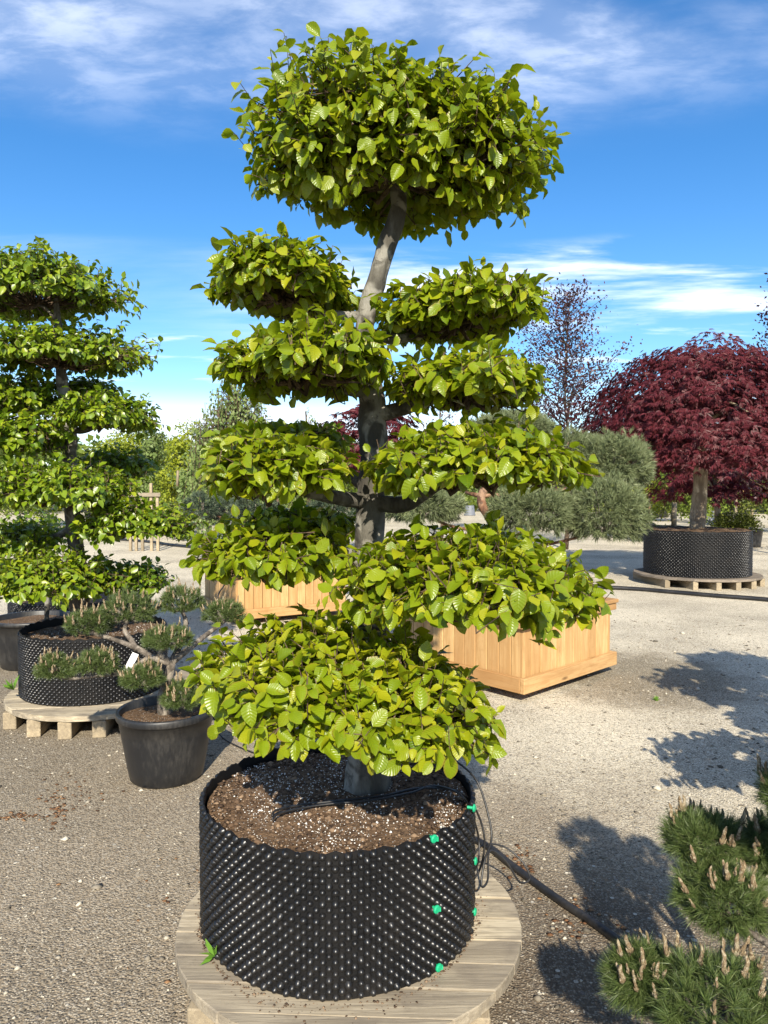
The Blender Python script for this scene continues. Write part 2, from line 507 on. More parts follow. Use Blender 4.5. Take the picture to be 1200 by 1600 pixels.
def gravel_material():
    k = NT('gravel_ground')
    p = k.pos()
    sp = k.n('ShaderNodeSeparateXYZ', {0: p})
    x, y, z = sp.outputs
    big = k.noise(0.55, 5, 0.6, p)
    med = k.noise(2.2, 6, 0.65, p)
    fine = k.noise(22, 5, 0.7, p)
    v1 = k.n('ShaderNodeTexVoronoi', {'Vector': p, 'Scale': 125.0, 'Randomness': 1.0}, feature='F1')
    v2 = k.n('ShaderNodeTexVoronoi', {'Vector': p, 'Scale': 38.0, 'Randomness': 1.0}, feature='F1')
    r1 = k.n('ShaderNodeSeparateColor', {0: v1.outputs['Color']}).outputs[0]
    c2 = k.n('ShaderNodeSeparateColor', {0: v2.outputs['Color']})
    dust = (0.25, 0.20, 0.138)
    pale = (0.60, 0.525, 0.39)
    # the clean limestone road against the compost-dusted standing ground, with a ragged border
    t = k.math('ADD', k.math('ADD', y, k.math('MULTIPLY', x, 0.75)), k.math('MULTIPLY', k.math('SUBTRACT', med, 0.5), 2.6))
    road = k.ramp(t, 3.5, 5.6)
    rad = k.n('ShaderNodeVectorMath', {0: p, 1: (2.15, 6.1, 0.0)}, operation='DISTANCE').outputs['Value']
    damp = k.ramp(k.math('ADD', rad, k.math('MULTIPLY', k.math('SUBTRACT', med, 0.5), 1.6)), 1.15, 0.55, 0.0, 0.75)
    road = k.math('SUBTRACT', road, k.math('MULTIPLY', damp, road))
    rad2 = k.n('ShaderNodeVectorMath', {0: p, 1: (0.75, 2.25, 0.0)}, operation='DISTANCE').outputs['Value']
    spill_shade = k.ramp(k.math('ADD', rad2, k.math('MULTIPLY', k.math('SUBTRACT', med, 0.5), 1.3)), 0.85, 0.35, 0.0, 0.75)  # dark soil right of the pallet, with the shadow lying there painted in
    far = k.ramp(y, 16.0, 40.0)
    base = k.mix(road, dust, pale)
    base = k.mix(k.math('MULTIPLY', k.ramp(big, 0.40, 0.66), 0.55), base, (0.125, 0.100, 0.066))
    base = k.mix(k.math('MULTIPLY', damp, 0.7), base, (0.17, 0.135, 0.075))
    base = k.mix(spill_shade, base, (0.085, 0.062, 0.042))
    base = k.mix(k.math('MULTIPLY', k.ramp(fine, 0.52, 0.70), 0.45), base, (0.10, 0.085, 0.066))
    # stones
    st = k.mix(k.ramp(r1, 0.1, 0.9), (0.06, 0.052, 0.042), k.mix(road, (0.40, 0.35, 0.27), (0.78, 0.705, 0.56)))
    c = k.mix(k.math('MULTIPLY', k.ramp(v1.outputs['Distance'], 0.62, 0.42), k.math('SUBTRACT', 0.74, k.math('MULTIPLY', spill_shade, 0.4))), base, st)
    big_stone = k.math('MULTIPLY', k.ramp(v2.outputs['Distance'], 0.36, 0.28), k.ramp(c2.outputs[1], 0.88, 0.94))
    c = k.mix(k.math('MULTIPLY', big_stone, 0.85), c, k.mix(c2.outputs[0], (0.15, 0.13, 0.11), (0.58, 0.53, 0.43)))
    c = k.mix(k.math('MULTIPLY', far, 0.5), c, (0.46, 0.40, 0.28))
    h = k.math('ADD', k.math('MULTIPLY', k.math('SUBTRACT', 1.0, v1.outputs['Distance']), 0.7), k.math('ADD', k.math('MULTIPLY', big_stone, 1.1), k.math('MULTIPLY', fine, 0.8)))
    nr = k.bump(h, 0.75, 0.011)
    return k.done(k.principled(c, 0.9, 0.2, nr))


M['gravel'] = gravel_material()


def soil_material():
    k = NT('potting_soil')
    p = k.pos()
    n1 = k.noise(6, 5, 0.65, p); n2 = k.noise(55, 5, 0.7, p); n3 = k.noise(2.2, 3, 0.5, p)
    c = k.mix(k.ramp(n2, 0.3, 0.7), (0.060, 0.036, 0.022), (0.190, 0.120, 0.070))
    c = k.mix(k.ramp(n1, 0.45, 0.7, 0.0, 0.6), c, (0.20, 0.135, 0.085))
    v = k.n('ShaderNodeTexVoronoi', {'Vector': p, 'Scale': 150.0}, feature='F1')
    cc = k.n('ShaderNodeSeparateColor', {0: v.outputs['Color']})
    speck = k.math('MULTIPLY', k.ramp(v.outputs['Distance'], 0.40, 0.30), k.ramp(k.math('ADD', cc.outputs[0], k.math('MULTIPLY', k.math('SUBTRACT', n3, 0.5), 0.9)), 0.84, 0.88))
    c = k.mix(speck, c, (0.70, 0.66, 0.60))
    nr = k.bump(k.math('ADD', k.math('MULTIPLY', n2, 1.2), k.math('ADD', n1, speck)), 0.9, 0.02)
    return k.done(k.principled(c, 0.95, 0.1, nr))


M['soil'] = soil_material()


def granule(name, dark, mid, light, rough=0.9):
    k = NT(name)
    at = k.n('ShaderNodeAttribute', attribute_name='leaf')
    r = k.n('ShaderNodeSeparateXYZ', {0: at.outputs['Vector']}).outputs[2]
    c = k.mix(k.ramp(r, 0.0, 0.55), dark, mid)
    c = k.mix(k.ramp(r, 0.55, 1.0), c, light)
    return k.done(k.principled(c, rough, 0.2))


M['pebble'] = granule('pebble', (0.09, 0.078, 0.06), (0.22, 0.19, 0.145), (0.46, 0.415, 0.33))
M['perlite'] = granule('perlite', (0.50, 0.47, 0.42), (0.66, 0.63, 0.58), (0.80, 0.78, 0.74))
M['clod'] = granule('soil_clod', (0.045, 0.028, 0.018), (0.11, 0.070, 0.043), (0.22, 0.15, 0.095))
M['litter'] = granule('dry_litter', (0.07, 0.035, 0.018), (0.15, 0.075, 0.036), (0.26, 0.15, 0.075))
M['weed'] = leaf_material('weed_leaf', (0.06, 0.15, 0.02), (0.12, 0.25, 0.03), (0.22, 0.34, 0.05), trans=0.3, veins=False)

# ------------------------------------------------------------------ the ground
S = 700.0
gm = MB()
gm.add([(-S, -S, 0), (S, -S, 0), (S, S, 0), (-S, S, 0)], [(0, 1, 2, 3)])
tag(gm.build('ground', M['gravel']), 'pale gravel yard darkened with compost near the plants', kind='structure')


def scatter_stones(name, pts, size, flat, mat, seed, parent=None):
    r = np.random.default_rng(seed)
    n = len(pts)
    T = np.array([(1, 0, 0), (.35, .95, .1), (-.8, .6, -.05), (-.85, -.55, .1), (.3, -1, 0), (.1, .05, 1), (0, 0, -.8)])
    Ft = np.array([(0, 1, 5), (1, 2, 5), (2, 3, 5), (3, 4, 5), (4, 0, 5), (1, 0, 6), (2, 1, 6), (3, 2, 6), (4, 3, 6), (0, 4, 6)])
    V = T[None] * (1 + r.uniform(-.28, .28, (n, 7, 3)))
    V[:, 5, :2] += r.uniform(-.35, .35, (n, 2))
    V = V * (size[:, None, None] * np.stack([np.ones(n), r.uniform(.6, 1, n), flat * r.uniform(.7, 1.2, n)], 1)[:, None, :])
    a = r.uniform(0, 2 * math.pi, n)
    c, s_ = np.cos(a)[:, None], np.sin(a)[:, None]
    W = np.stack([V[..., 0] * c - V[..., 1] * s_, V[..., 0] * s_ + V[..., 1] * c, V[..., 2]], -1) + pts[:, None, :]
    F = (Ft[None] + 7 * np.arange(n)[:, None, None]).reshape(-1, 3)
    L = np.zeros((n, 7, 3)); L[..., 2] = r.random(n)[:, None]
    return link(name, np_mesh(name, W.reshape(-1, 3), F, L.reshape(-1, 3)), mat, parent)


def gravel_points(n, r):
    y = np.exp(r.uniform(math.log(1.75), math.log(9.0), n))
    x = r.uniform(-0.62, 0.62, n) * (y + 0.35)
    return x, y


gr = np.random.default_rng(3)
gx, gy = gravel_points(16500, gr)
gsz = np.clip(gr.lognormal(math.log(0.0030), 0.58, len(gx)), 0.0016, 0.020) * (0.75 + 0.16 * gy)
tag(scatter_stones('gravel', np.stack([gx, gy, gsz * 0.15], 1), gsz, 0.55, M['pebble'], 4), 'loose crushed stones lying over the yard', kind='stuff')

# ------------------------------------------------------------------ leaves
def leaf_template(seed, cols=5, rows=7):
    r = np.random.default_rng(seed)
    t = np.linspace(0, 1, rows)
    w = 0.365 * np.sin(np.pi * np.clip(t, 0, 1) ** 0.88) ** 0.62 * (1 - 0.10 * t)
    w[0] = 0.01; w[-1] = 0.012
    fold, droop, tw, wav = r.uniform(.10, .75), r.uniform(-.15, .42), r.uniform(-.6, .6), r.uniform(.02, .07)
    ph = r.uniform(0, 6.28)
    vv = np.linspace(-1, 1, cols)
    V, L = [], []
    for i in range(rows):
        for v in vv:
            y_ = v * w[i]
            z_ = fold * abs(y_) * 0.8 - droop * t[i] ** 2 + wav * math.sin(t[i] * 14 + ph + (2.0 if v > 0 else 0)) * abs(v) * (w[i] / .34)
            z_ += tw * t[i] * y_
            V.append((t[i], y_ * (1 - 0.10 * fold), z_)); L.append((t[i], v, 0))
    F = []
    for i in range(rows - 1):
        for j in range(cols - 1):
            a = i * cols + j
            F.append((a, a + 1, a + 1 + cols, a + cols))
    return np.array(V), np.array(F), np.array(L)


NVAR = 14
LEAF_HI = [leaf_template(100 + i, 5, 7) for i in range(NVAR)]
LEAF_MID = [leaf_template(100 + i, 3, 5) for i in range(NVAR)]
LEAF_LO = [leaf_template(200 + i, 3, 4) for i in range(NVAR)]


def frames(axis, normal):
    a = unit(axis)
    z = unit(normal - (normal * a).sum(-1, keepdims=True) * a)
    y = np.cross(z, a)
    return np.stack([a, y, z], -1)       # columns


def leaf_mesh(name, pos, R, size, rnd, tmpl, var):
    Vs, Fs, Ls = [], [], []
    off = 0
    for k in range(len(tmpl)):
        idx = np.where(var == k)[0]
        if len(idx) == 0:
            continue
        T, F, L = tmpl[k]
        W = np.einsum('nij,vj->nvi', R[idx], T) * size[idx][:, None, None] + pos[idx][:, None, :]
        n, m = len(idx), len(T)
        Vs.append(W.reshape(-1, 3))
        Fs.append((F[None] + m * np.arange(n)[:, None, None]).reshape(-1, 4) + off)
        LL = np.repeat(L[None], n, 0); LL[..., 2] = rnd[idx][:, None]
        Ls.append(LL.reshape(-1, 3))
        off += n * m
    return np_mesh(name, np.concatenate(Vs), np.concatenate(Fs), np.concatenate(Ls), smooth=True)


def pad_leaves(r, c, rx, ry, zu, zd, n_shoot, size, lump=0.22, low=-0.45, rot=0.0, tilt=(0, 0), deep=0.42):
    """shoot tips over a flattened dome; leaves hang alternately along each shoot"""
    cz = r.uniform(low, 1.0, n_shoot)
    cz = np.sign(cz) * np.abs(cz) ** 0.9
    az = r.uniform(0, 2 * math.pi, n_shoot)
    ph = r.uniform(0, 6.28, 4)
    lumps = 1 + lump * (0.5 * np.sin(2 * az + ph[0]) + 0.45 * np.sin(3 * az + ph[1]) + 0.4 * np.sin(5 * az + ph[2]) + 0.3 * np.sin(8 * az + 5 * cz + ph[3]))
    sr = np.sqrt(1 - cz ** 2)
    d = np.stack([np.cos(az) * sr, np.sin(az) * sr, cz], 1)
    lumps += 0.55 * lump * np.sin(13 * az + 7 * cz + ph[1]) * np.sin(9 * cz + ph[0])
    depth = 1 - deep * r.random(n_shoot) ** (1.8 if deep < .5 else 1.15)
    stray = r.random(n_shoot) < 0.022
    depth = np.where(stray, r.uniform(1.02, 1.12, n_shoot), depth)
    loc = d * (depth * lumps)[:, None]
    sc = np.where(loc[:, 2:3] > 0, np.array([[rx, ry, zu]]), np.array([[rx, ry, zd]]))
    q = loc * sc
    q[:, 2] += tilt[0] * q[:, 0] + tilt[1] * q[:, 1]
    cr, sr_ = math.cos(rot), math.sin(rot)
    q = np.stack([q[:, 0] * cr - q[:, 1] * sr_, q[:, 0] * sr_ + q[:, 1] * cr, q[:, 2]], 1)
    nrm = unit(d / np.array([rx, ry, 0.5 * (zu + zd)]))
    tips = q + np.array(c)
    sd = unit(nrm * 0.8 + np.array([0, 0, 0.18]) + r.normal(0, 0.32, (n_shoot, 3)))
    sd = np.where((stray & (cz > -.1))[:, None], unit(sd + np.array([0, 0, .7])), sd)
    slen = np.where(stray, r.uniform(.08, .13, n_shoot), r.uniform(0.05, 0.12, n_shoot))
    starts = tips - sd * slen[:, None]
    pos, ax, nn, sz = [], [], [], []
    side = np.cross(sd, np.array([0, 0, 1.0])); side = unit(side + r.normal(0, .15, side.shape))
    per = 5
    for j in range(per):
        keep = r.random(n_shoot) < 0.92
        f = 0.10 + 0.9 * j / (per - 1)
        b = starts + sd * (slen * f)[:, None]
        sg = 1 if j % 2 else -1
        if j == per - 1:
            a = sd * 0.7 + r.normal(0, .28, sd.shape)
        else:
            a = sd * 0.35 + side * sg * 0.75 + r.normal(0, .28, sd.shape)
        a = a + np.array([0, 0, -1.0]) * r.uniform(0.15, 0.95, (n_shoot, 1))
        nv = nrm * 0.55 + np.array([0, 0, 0.65]) + r.normal(0, .30, sd.shape)
        pos.append(b[keep]); ax.append(a[keep]); nn.append(nv[keep]); sz.append((size * np.clip(r.normal(.98, .24, n_shoot), .42, 1.45))[keep])
    return dict(pos=np.concatenate(pos), R=frames(np.concatenate(ax), np.concatenate(nn)), size=np.concatenate(sz), starts=starts, tips=tips)


def pad_twigs(mb, r, hub, limb_dir, starts, tips, n_sub, r_sub):
    hub = np.array(hub)
    # sub-branches reach towards groups of shoots
    idx = r.choice(len(starts), n_sub, replace=False)
    nodes = hub + (starts[idx] - hub) * r.uniform(0.5, 0.85, (n_sub, 1))
    for nd in nodes:
        m = hub + (nd - hub) * 0.5 + r.normal(0, 0.02, 3) + np.array([0, 0, -0.012])
        mb.tube([hub, m, nd], [r_sub, r_sub * .72, r_sub * .4], 5, cap=False)
    dist = ((starts[:, None, :] - nodes[None]) ** 2).sum(-1)
    near = dist.argmin(1)
    for i in range(len(starts)):
        nd = nodes[near[i]]
        m = (nd + starts[i]) / 2 + r.normal(0, 0.012, 3)
        mb.tube([nd, m, starts[i], tips[i]], [0.0030, 0.0026, 0.0022, 0.0011], 3, cap=False) if len(starts) < 900 else mb.tube([nd, starts[i], tips[i]], [0.0030, 0.0022, 0.0011], 3, cap=False)


def cloud_tree(name, label, cat, base, trunk_px, depth, trunk_r, pads, leaf_size, tmpl, mat, dens, n_obj, seed, single_tmpl=None, bark_m='bark', world_pts=None):
    r = np.random.default_rng(seed)
    root = empty(name, base, label, cat)
    pts = world_pts or [P(a, b, d) for (a, b, d) in trunk_px]
    n = 60
    path = spline(pts, n)
    rad = lerp_list(trunk_r, n)
    mb = MB(); mb.tube(path, rad, 26, 0.24, seed=seed)
    mb.build('trunk', M[bark_m], root, True)
    allp = []
    for pi, pd in enumerate(pads):
        r = np.random.default_rng(seed * 100 + pi)
        c, rx, ry, zu, zd = Vector(pd['c']), pd['rx'], pd['ry'], pd['zu'], pd['zd']
        area = math.pi * rx * ry + 2 * math.pi * math.sqrt(rx * ry) * (zu + zd) * 0.8
        ns = max(30, int(area * dens * pd.get('k', 1.0)))
        L = pad_leaves(r, c, rx, ry, zu, zd, ns, leaf_size, pd.get('lump', .18), pd.get('low', -0.45), pd.get('rot', 0.0), pd.get('tilt', (0, 0)), pd.get('deep', .42))
        # limb from the trunk
        hub = c + Vector((0, 0, -zd * 0.35))
        tz = pd.get('tz', hub.z - 0.10)
        t = min(path, key=lambda q: abs(q.z - tz))
        ti = path.index(t)
        lr = pd.get('lr', min(rad[ti] * 0.62, 0.035))
        if (hub - t).length > 0.12:
            m1 = t.lerp(hub, 0.35) + Vector((0, 0, pd.get('sag', -0.015))) + Vector(r.normal(0, .012, 3))
            m2 = t.lerp(hub, 0.7) + Vector(r.normal(0, .012, 3))
            lp = spline([t, m1, m2, hub], 14)
            mb = MB(); mb.tube(lp, lerp_list([lr, lr * .8, lr * .62, lr * .42], 14), 9, 0.2, seed=pi)
            mb.build('limb', M[bark_m], root, True)
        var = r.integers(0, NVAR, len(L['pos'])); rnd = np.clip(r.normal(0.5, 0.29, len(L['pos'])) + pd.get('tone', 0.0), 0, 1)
        L.update(var=var, rnd=rnd, pad=np.full(len(var), pi), hub=hub, lr=lr)
        allp.append(L)
    # the leaves that show largest become single leaves
    pos = np.concatenate([l['pos'] for l in allp]); R = np.concatenate([l['R'] for l in allp]); sz = np.concatenate([l['size'] for l in allp])
    single = np.zeros(len(pos), bool)
    if n_obj:
        cen = pos + R[:, :, 0] * (sz * .5)[:, None]
        px, py, dz = project(cen)
        view = unit(cen - np.array([0, 0, EYE]))
        app = (sz / dz) ** 2 * np.abs((R[:, :, 2] * view).sum(1))
        cell = 14.0
        key = (np.floor(px / cell) * 4096 + np.floor(py / cell)).astype(np.int64)
        order = np.lexsort((dz, key))
        first = np.ones(len(order), bool); first[1:] = key[order][1:] != key[order][:-1]
        cand = order[first]
        cand = cand[(px[cand] > 5) & (px[cand] < 1195)]
        best = cand[np.argsort(-app[cand])][:n_obj]
        single[best] = True
    leaf_me = []
    if n_obj:
        for k in range(NVAR):
            T, F, Lf = (single_tmpl or tmpl)[k]
            L2 = Lf.copy(); L2[:, 2] = .28 + .42 * (k + .5) / NVAR
            me = np_mesh('leaf', T, F, L2, smooth=True); me.materials.append(mat)
            leaf_me.append(me)
    o0 = 0
    for pi, L in enumerate(allp):
        n_l = len(L['pos'])
        sg = single[o0:o0 + n_l]; o0 += n_l
        kp = ~sg
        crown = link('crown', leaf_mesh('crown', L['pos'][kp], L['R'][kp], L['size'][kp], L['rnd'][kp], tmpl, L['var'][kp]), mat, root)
        tw = MB()
        pad_twigs(tw, r, L['hub'], None, L['starts'], L['tips'], max(8, int(len(L['starts']) / 11)), max(0.006, L['lr'] * 0.38))
        tag(tw.build('twigs', M['twig'], crown), kind='stuff')
        for i in np.where(sg)[0]:
            o = bpy.data.objects.new('leaf', leaf_me[int(L['var'][i])])
            COL.objects.link(o)
            o.parent = crown
            m = Matrix(L['R'][i].tolist()).to_4x4() @ Matrix.Scale(float(L['size'][i]), 4)
            m.translation = Vector(L['pos'][i])
            o.matrix_local = m
    return root


def pad(px, py, d, hw, up, dn, ry=None, **kw):
    """pad centre seen at a photo pixel at distance d; half-width, height above and below centre in photo pixels"""
    s = d / FPX
    q = dict(c=P(px, py, d), rx=hw * s, ry=(ry if ry else hw * s * 0.85), zu=up * s, zd=dn * s)
    q.update(kw)
    return q

# ------------------------------------------------------------------ round pallets and studded containers
def round_pallet(name, label, c, R, top, rot, plank=0.115, n_bear=5, seed=0, mat='old_wood', spread=0.8):
    r = np.random.default_rng(seed)
    root = empty(name, (c[0], c[1], 0), label, 'pallet', 'round plank pallets under the big containers')
    Rm = Matrix.Rotation(rot, 3, 'Z')
    th = 0.034
    k = int(math.ceil(2 * R / plank))
    y0 = -R + (2 * R - k * plank) / 2
    for i in range(k):
        a, b = y0 + i * plank + 0.002, y0 + (i + 1) * plank - 0.002
        ys = [a + (b - a) * t for t in (0, .25, .5, .75, 1)]
        ys = [min(max(y, -R + .003), R - .003) for y in ys]
        right = [(math.sqrt(max(R * R - y * y, 0.0004)) * (1 + r.uniform(-.003, .003)), y) for y in ys]
        left = [(-math.sqrt(max(R * R - y * y, 0.0004)) * (1 + r.uniform(-.003, .003)), y) for y in reversed(ys)]
        ring = right + left
        dz = r.uniform(-.0035, .0035)
        nR = len(ring)
        e = 0.003
        cx = sum(p[0] for p in ring) / nR; cy = sum(p[1] for p in ring) / nR
        lv = []
        for (zz_, ins) in ((-th, 0), (-e, 0), (0, e)):
            for (x, y) in ring:
                dx, dy = x - cx, y - cy
                sx = 1 - ins / max(abs(dx), .02); sy = 1 - ins / max(abs(dy), .02)
                lv.append(Rm @ Vector((cx + dx * sx, cy + dy * sy, zz_ + dz)))
        fs = [tuple(range(nR - 1, -1, -1)), tuple(range(2 * nR, 3 * nR))]
        for q in range(2):
            for j in range(nR):
                j2 = (j + 1) % nR
                fs.append((q * nR + j, q * nR + j2, (q + 1) * nR + j2, (q + 1) * nR + j))
        mb = MB(); mb.add(lv, fs)
        o = bpy.data.objects.new('plank', mb.mesh('plank'))
        o.data.materials.append(M[mat])
        COL.objects.link(o); o.parent = root; o.location = (0, 0, top)
    for i in range(n_bear):
        x = -R * spread + 2 * R * spread * i / (n_bear - 1)
        half = math.sqrt(R * R - x * x) * 0.985
        mb = MB(); mb.box((0, 0, 0), (0.085, 2 * half, top - th - 0.004), bev=0.004)
        o = bpy.data.objects.new('bearer', mb.mesh('bearer')); o.data.materials.append(M['old_wood_y'])
        COL.objects.link(o); o.parent = root
        v = Rm @ Vector((x, 0, 0)); o.location = (v.x, v.y, (top - th - 0.004) / 2); o.rotation_euler = (0, 0, rot)
    return root


def soil_disc(c, R, z, seed, amp=0.02, sides=72, rings=26):
    V, F = [], []
    for i in range(rings + 1):
        rr = R * i / rings
        for k in range(sides):
            a = 2 * math.pi * k / sides
            x, y = c[0] + rr * math.cos(a), c[1] + rr * math.sin(a)
            h = amp * mnoise.noise(Vector((x * 3 + seed, y * 3, 0))) + amp * .35 * mnoise.noise(Vector((x * 14, y * 14, seed))) + amp * .18 * mnoise.noise(Vector((x * 40, y * 40, seed)))
            V.append((x, y, z + h - 0.012 * (i / rings) ** 6))
    for i in range(rings):
        for k in range(sides):
            j = (k + 1) % sides
            F.append((i * sides + k, i * sides + j, (i + 1) * sides + j, (i + 1) * sides + k))
    return np_mesh('soil', np.array(V), np.array(F), smooth=True)


def stud_template(fine=True):
    V, F = [], []
    prof = [(0.0128, 0.0), (0.0108, 0.005), (0.0070, 0.0105), (0.0028, 0.0128)] if fine else [(0.0128, 0.0), (0.0085, 0.009)]
    sd = 7 if fine else 5
    for (r_, h_) in prof:
        for k in range(sd):
            a = 2 * math.pi * k / sd
            V.append((h_, r_ * math.cos(a), r_ * math.sin(a)))
    V.append((0.0134, 0, 0))
    for i in range(len(prof) - 1):
        for k in range(sd):
            j = (k + 1) % sd
            F.append((i * sd + k, i * sd + j, (i + 1) * sd + j, (i + 1) * sd + k))
    t = len(V) - 1; l = (len(prof) - 1) * sd
    for k in range(sd):
        F.append((l + k, l + (k + 1) % sd, t, t))
    return np.array(V), np.array(F)


def studded_container(label, c, R, z0, z1, soil_z, seed, group='black studded air-pruning containers', clips=(), squash=1.0, scale=1.0, perl=900):
    r = np.random.default_rng(seed)
    root = empty('plant_container', (c[0], c[1], z0), label, 'plant container', group)
    def shape(a):
        return R * (1 + 0.010 * math.sin(2 * a + seed) + 0.005 * math.sin(5 * a + 2 * seed) + 0.002 * math.sin(11 * a))
    mb = MB()
    sides = 160
    H = z1 - z0
    for (zz_, inn) in (('o', 0), ):
        vs_, fs_ = [], []
        prof = [(0, z0), (0, z0 + H * .33), (0, z0 + H * .66), (0, z1), (-0.004, z1), (-0.006, z1 - 0.10), (-0.006, z0)]
        for (dr, z_) in prof:
            for k in range(sides):
                a = 2 * math.pi * k / sides
                rr = shape(a) + dr
                zr = z_ + (0.0055 * math.sin(k * math.pi / 2) if z_ == z1 else 0)
                vs_.append((c[0] + rr * math.cos(a), c[1] + rr * math.sin(a), zr))
        for i in range(len(prof) - 1):
            for k in range(sides):
                j = (k + 1) % sides
                fs_.append((i * sides + k, i * sides + j, (i + 1) * sides + j, (i + 1) * sides + k))
        mb.add(vs_, fs_)
    mb.build('wall', M['wall'], root, False)
    T, F = stud_template(seed == 2)
    T = T * scale
    pitch_x, pitch_z = 0.0365 * scale, 0.0168 * scale
    cols = int(round(2 * math.pi * R / pitch_x)); rows = int(H / pitch_z)
    pos, Rm = [], []
    for i in range(rows):
        for k in range(cols):
            a = 2 * math.pi * (k + (0.5 if i % 2 else 0)) / cols + r.normal(0, .0008)
            rr = shape(a) - 0.0008
            z_ = z0 + 0.010 * scale + i * pitch_z + r.normal(0, .0004)
            # slight tilt of every stud, as pressed plastic has
            d = Vector((math.cos(a), math.sin(a), r.normal(0, .16))).normalized()
            pos.append((c[0] + rr * math.cos(a), c[1] + rr * math.sin(a), z_))
            t = Vector((-math.sin(a), math.cos(a), r.normal(0, .1))).normalized(); w = d.cross(t)
            q_ = r.uniform(.82, 1.1); d = d * q_; t = t * q_; w = w * q_
            Rm.append([[d.x, t.x, w.x], [d.y, t.y, w.y], [d.z, t.z, w.z]])
    pos = np.array(pos); Rm = np.array(Rm)
    W = np.einsum('nij,vj->nvi', Rm, T) + pos[:, None, :]
    n, m = len(pos), len(T)
    FF = (F[None] + m * np.arange(n)[:, None, None]).reshape(-1, 4)
    quads = FF[FF[:, 2] != FF[:, 3]]; tris = FF[FF[:, 2] == FF[:, 3]][:, :3]
    me = bpy.data.meshes.new('studs')
    me.from_pydata(W.reshape(-1, 3).tolist(), [], quads.tolist() + tris.tolist())
    me.polygons.foreach_set('use_smooth', np.ones(len(me.polygons), dtype=bool)); me.update()
    tag(link('studs', me, M['stud'], root), kind='stuff')
    soil = link('soil', soil_disc(c, R - 0.007, soil_z, seed), M['soil'], root)
    if perl:
        a = r.uniform(0, 6.283, perl); q = (R - .02) * np.sqrt(r.random(perl))
        x, y = c[0] + q * np.cos(a), c[1] + q * np.sin(a)
        cl_ = np.array([mnoise.noise(Vector((xx * 5, yy * 5, seed + 3.3))) for xx, yy in zip(x, y)])
        k = cl_ + r.normal(0, .22, perl) > 0.14
        x, y = x[k], y[k]
        amp = 0.02
        z_ = np.array([soil_z + amp * mnoise.noise(Vector((xx * 3 + seed, yy * 3, 0))) + amp * .35 * mnoise.noise(Vector((xx * 14, yy * 14, seed))) + 0.002 for xx, yy in zip(x, y)])
        o = scatter_stones('perlite', np.stack([x, y, z_], 1), np.clip(r.lognormal(-6.25, .45, len(x)), .0009, .006), 0.8, M['perlite'], seed + 5, soil)
        tag(o, kind='stuff')
    for (az, z_) in clips:
        d = Vector((math.cos(az), math.sin(az), 0)); t = Vector((-d.y, d.x, 0))
        rr = shape(az)
        p = Vector((c[0], c[1], 0)) + d * (rr + 0.013) + Vector((0, 0, z_))
        mb = MB()
        ring = []
        for (rd, dd) in ((0.0125, 0.0), (0.0125, 0.004), (0.009, 0.0065)):
            for k in range(14):
                b = 2 * math.pi * k / 14
                ring.append(p + d * dd + t * rd * math.cos(b) + Vector((0, 0, rd * math.sin(b))))
        fs = [tuple(range(28, 42))]
        for q in range(2):
            for k in range(14):
                j = (k + 1) % 14
                fs.append((q * 14 + k, q * 14 + j, (q + 1) * 14 + j, (q + 1) * 14 + k))
        mb.add(ring, fs)
        mb.tube([p - d * 0.02, p + d * 0.001], 0.005, 6)
        mb.box(p + t * 0.013 + Vector((0, 0, -.004)) + d * .003, (0.006, 0.006, 0.012))
        mb.build('clip', M['clip'], root, False)
    return root


def smooth_pot(label, c, z0, Rt, Rb, H, group, mat='pot', soil=True, seed=0, name='plant_pot', rim=0.035):
    root = empty(name, (c[0], c[1], z0), label, 'plant pot', group)
    mb = MB()
    lip = 0.012 * Rt / 0.26
    prof = [(0.0, z0 + .006), (Rb * .96, z0 + .004), (Rb, z0 + 0.012)]
    for t in (0.25, 0.5, 0.75):
        prof.append((Rb + (Rt - lip - Rb) * t, z0 + (H - rim) * t))
    prof += [(Rt - lip, z0 + H - rim), (Rt - lip * .2, z0 + H - rim + .002), (Rt, z0 + H - rim + .008), (Rt, z0 + H - .008), (Rt - .004, z0 + H), (Rt - lip - .004, z0 + H),
             (Rt - lip - .008, z0 + H - .008), (Rt - lip - .012, z0 + H - 0.09), (Rb * .9, z0 + H * .35)]
    mb.lathe(prof, (c[0], c[1], 0), 64)
    body = mb.build('body', M[mat], root, True)
    if soil:
        s_ = link('soil', soil_disc(c, Rt - lip - .010, z0 + H - 0.035, seed + 1, 0.014, 40, 10), M['soil'], root)
    return root, body


# --- main pot and its pallet
POT_C = (-0.155, 2.42); POT_R = 0.452; PAL_TOP = 0.150; POT_TOP = 0.575; SOIL_Z = 0.548
round_pallet('round_pallet', 'weathered round plank pallet under the large front container', (-0.115, 2.385), 0.575, PAL_TOP, math.radians(-2.5), 0.118, 4, 1, spread=0.68)


def clip_at(px, py):
    # the point of the pot wall seen at this pixel
    best = None
    for i in range(900):
        a = -math.pi + math.pi * i / 899 * 1.0
        x, y = POT_C[0] + (POT_R + .012) * math.cos(a), POT_C[1] + (POT_R + .012) * math.sin(a)
        u = project(np.array([[x, y, 0.4]]))
        # solve the height
        r_ = P(px, py, y)
        e = abs(r_.x - x)
        if best is None or e < best[0]:
            best = (e, a, r_.z)
    return best[1], best[2]


CL = [clip_at(*q) for q in ((736, 1262), (677, 1310), (739, 1345), (681, 1420), (738, 1424), (684, 1511))]
studded_container('large black studded container in front holding the tall cloud-pruned beech', POT_C, POT_R, PAL_TOP + .001, POT_TOP, SOIL_Z, 2, clips=CL, perl=4200)

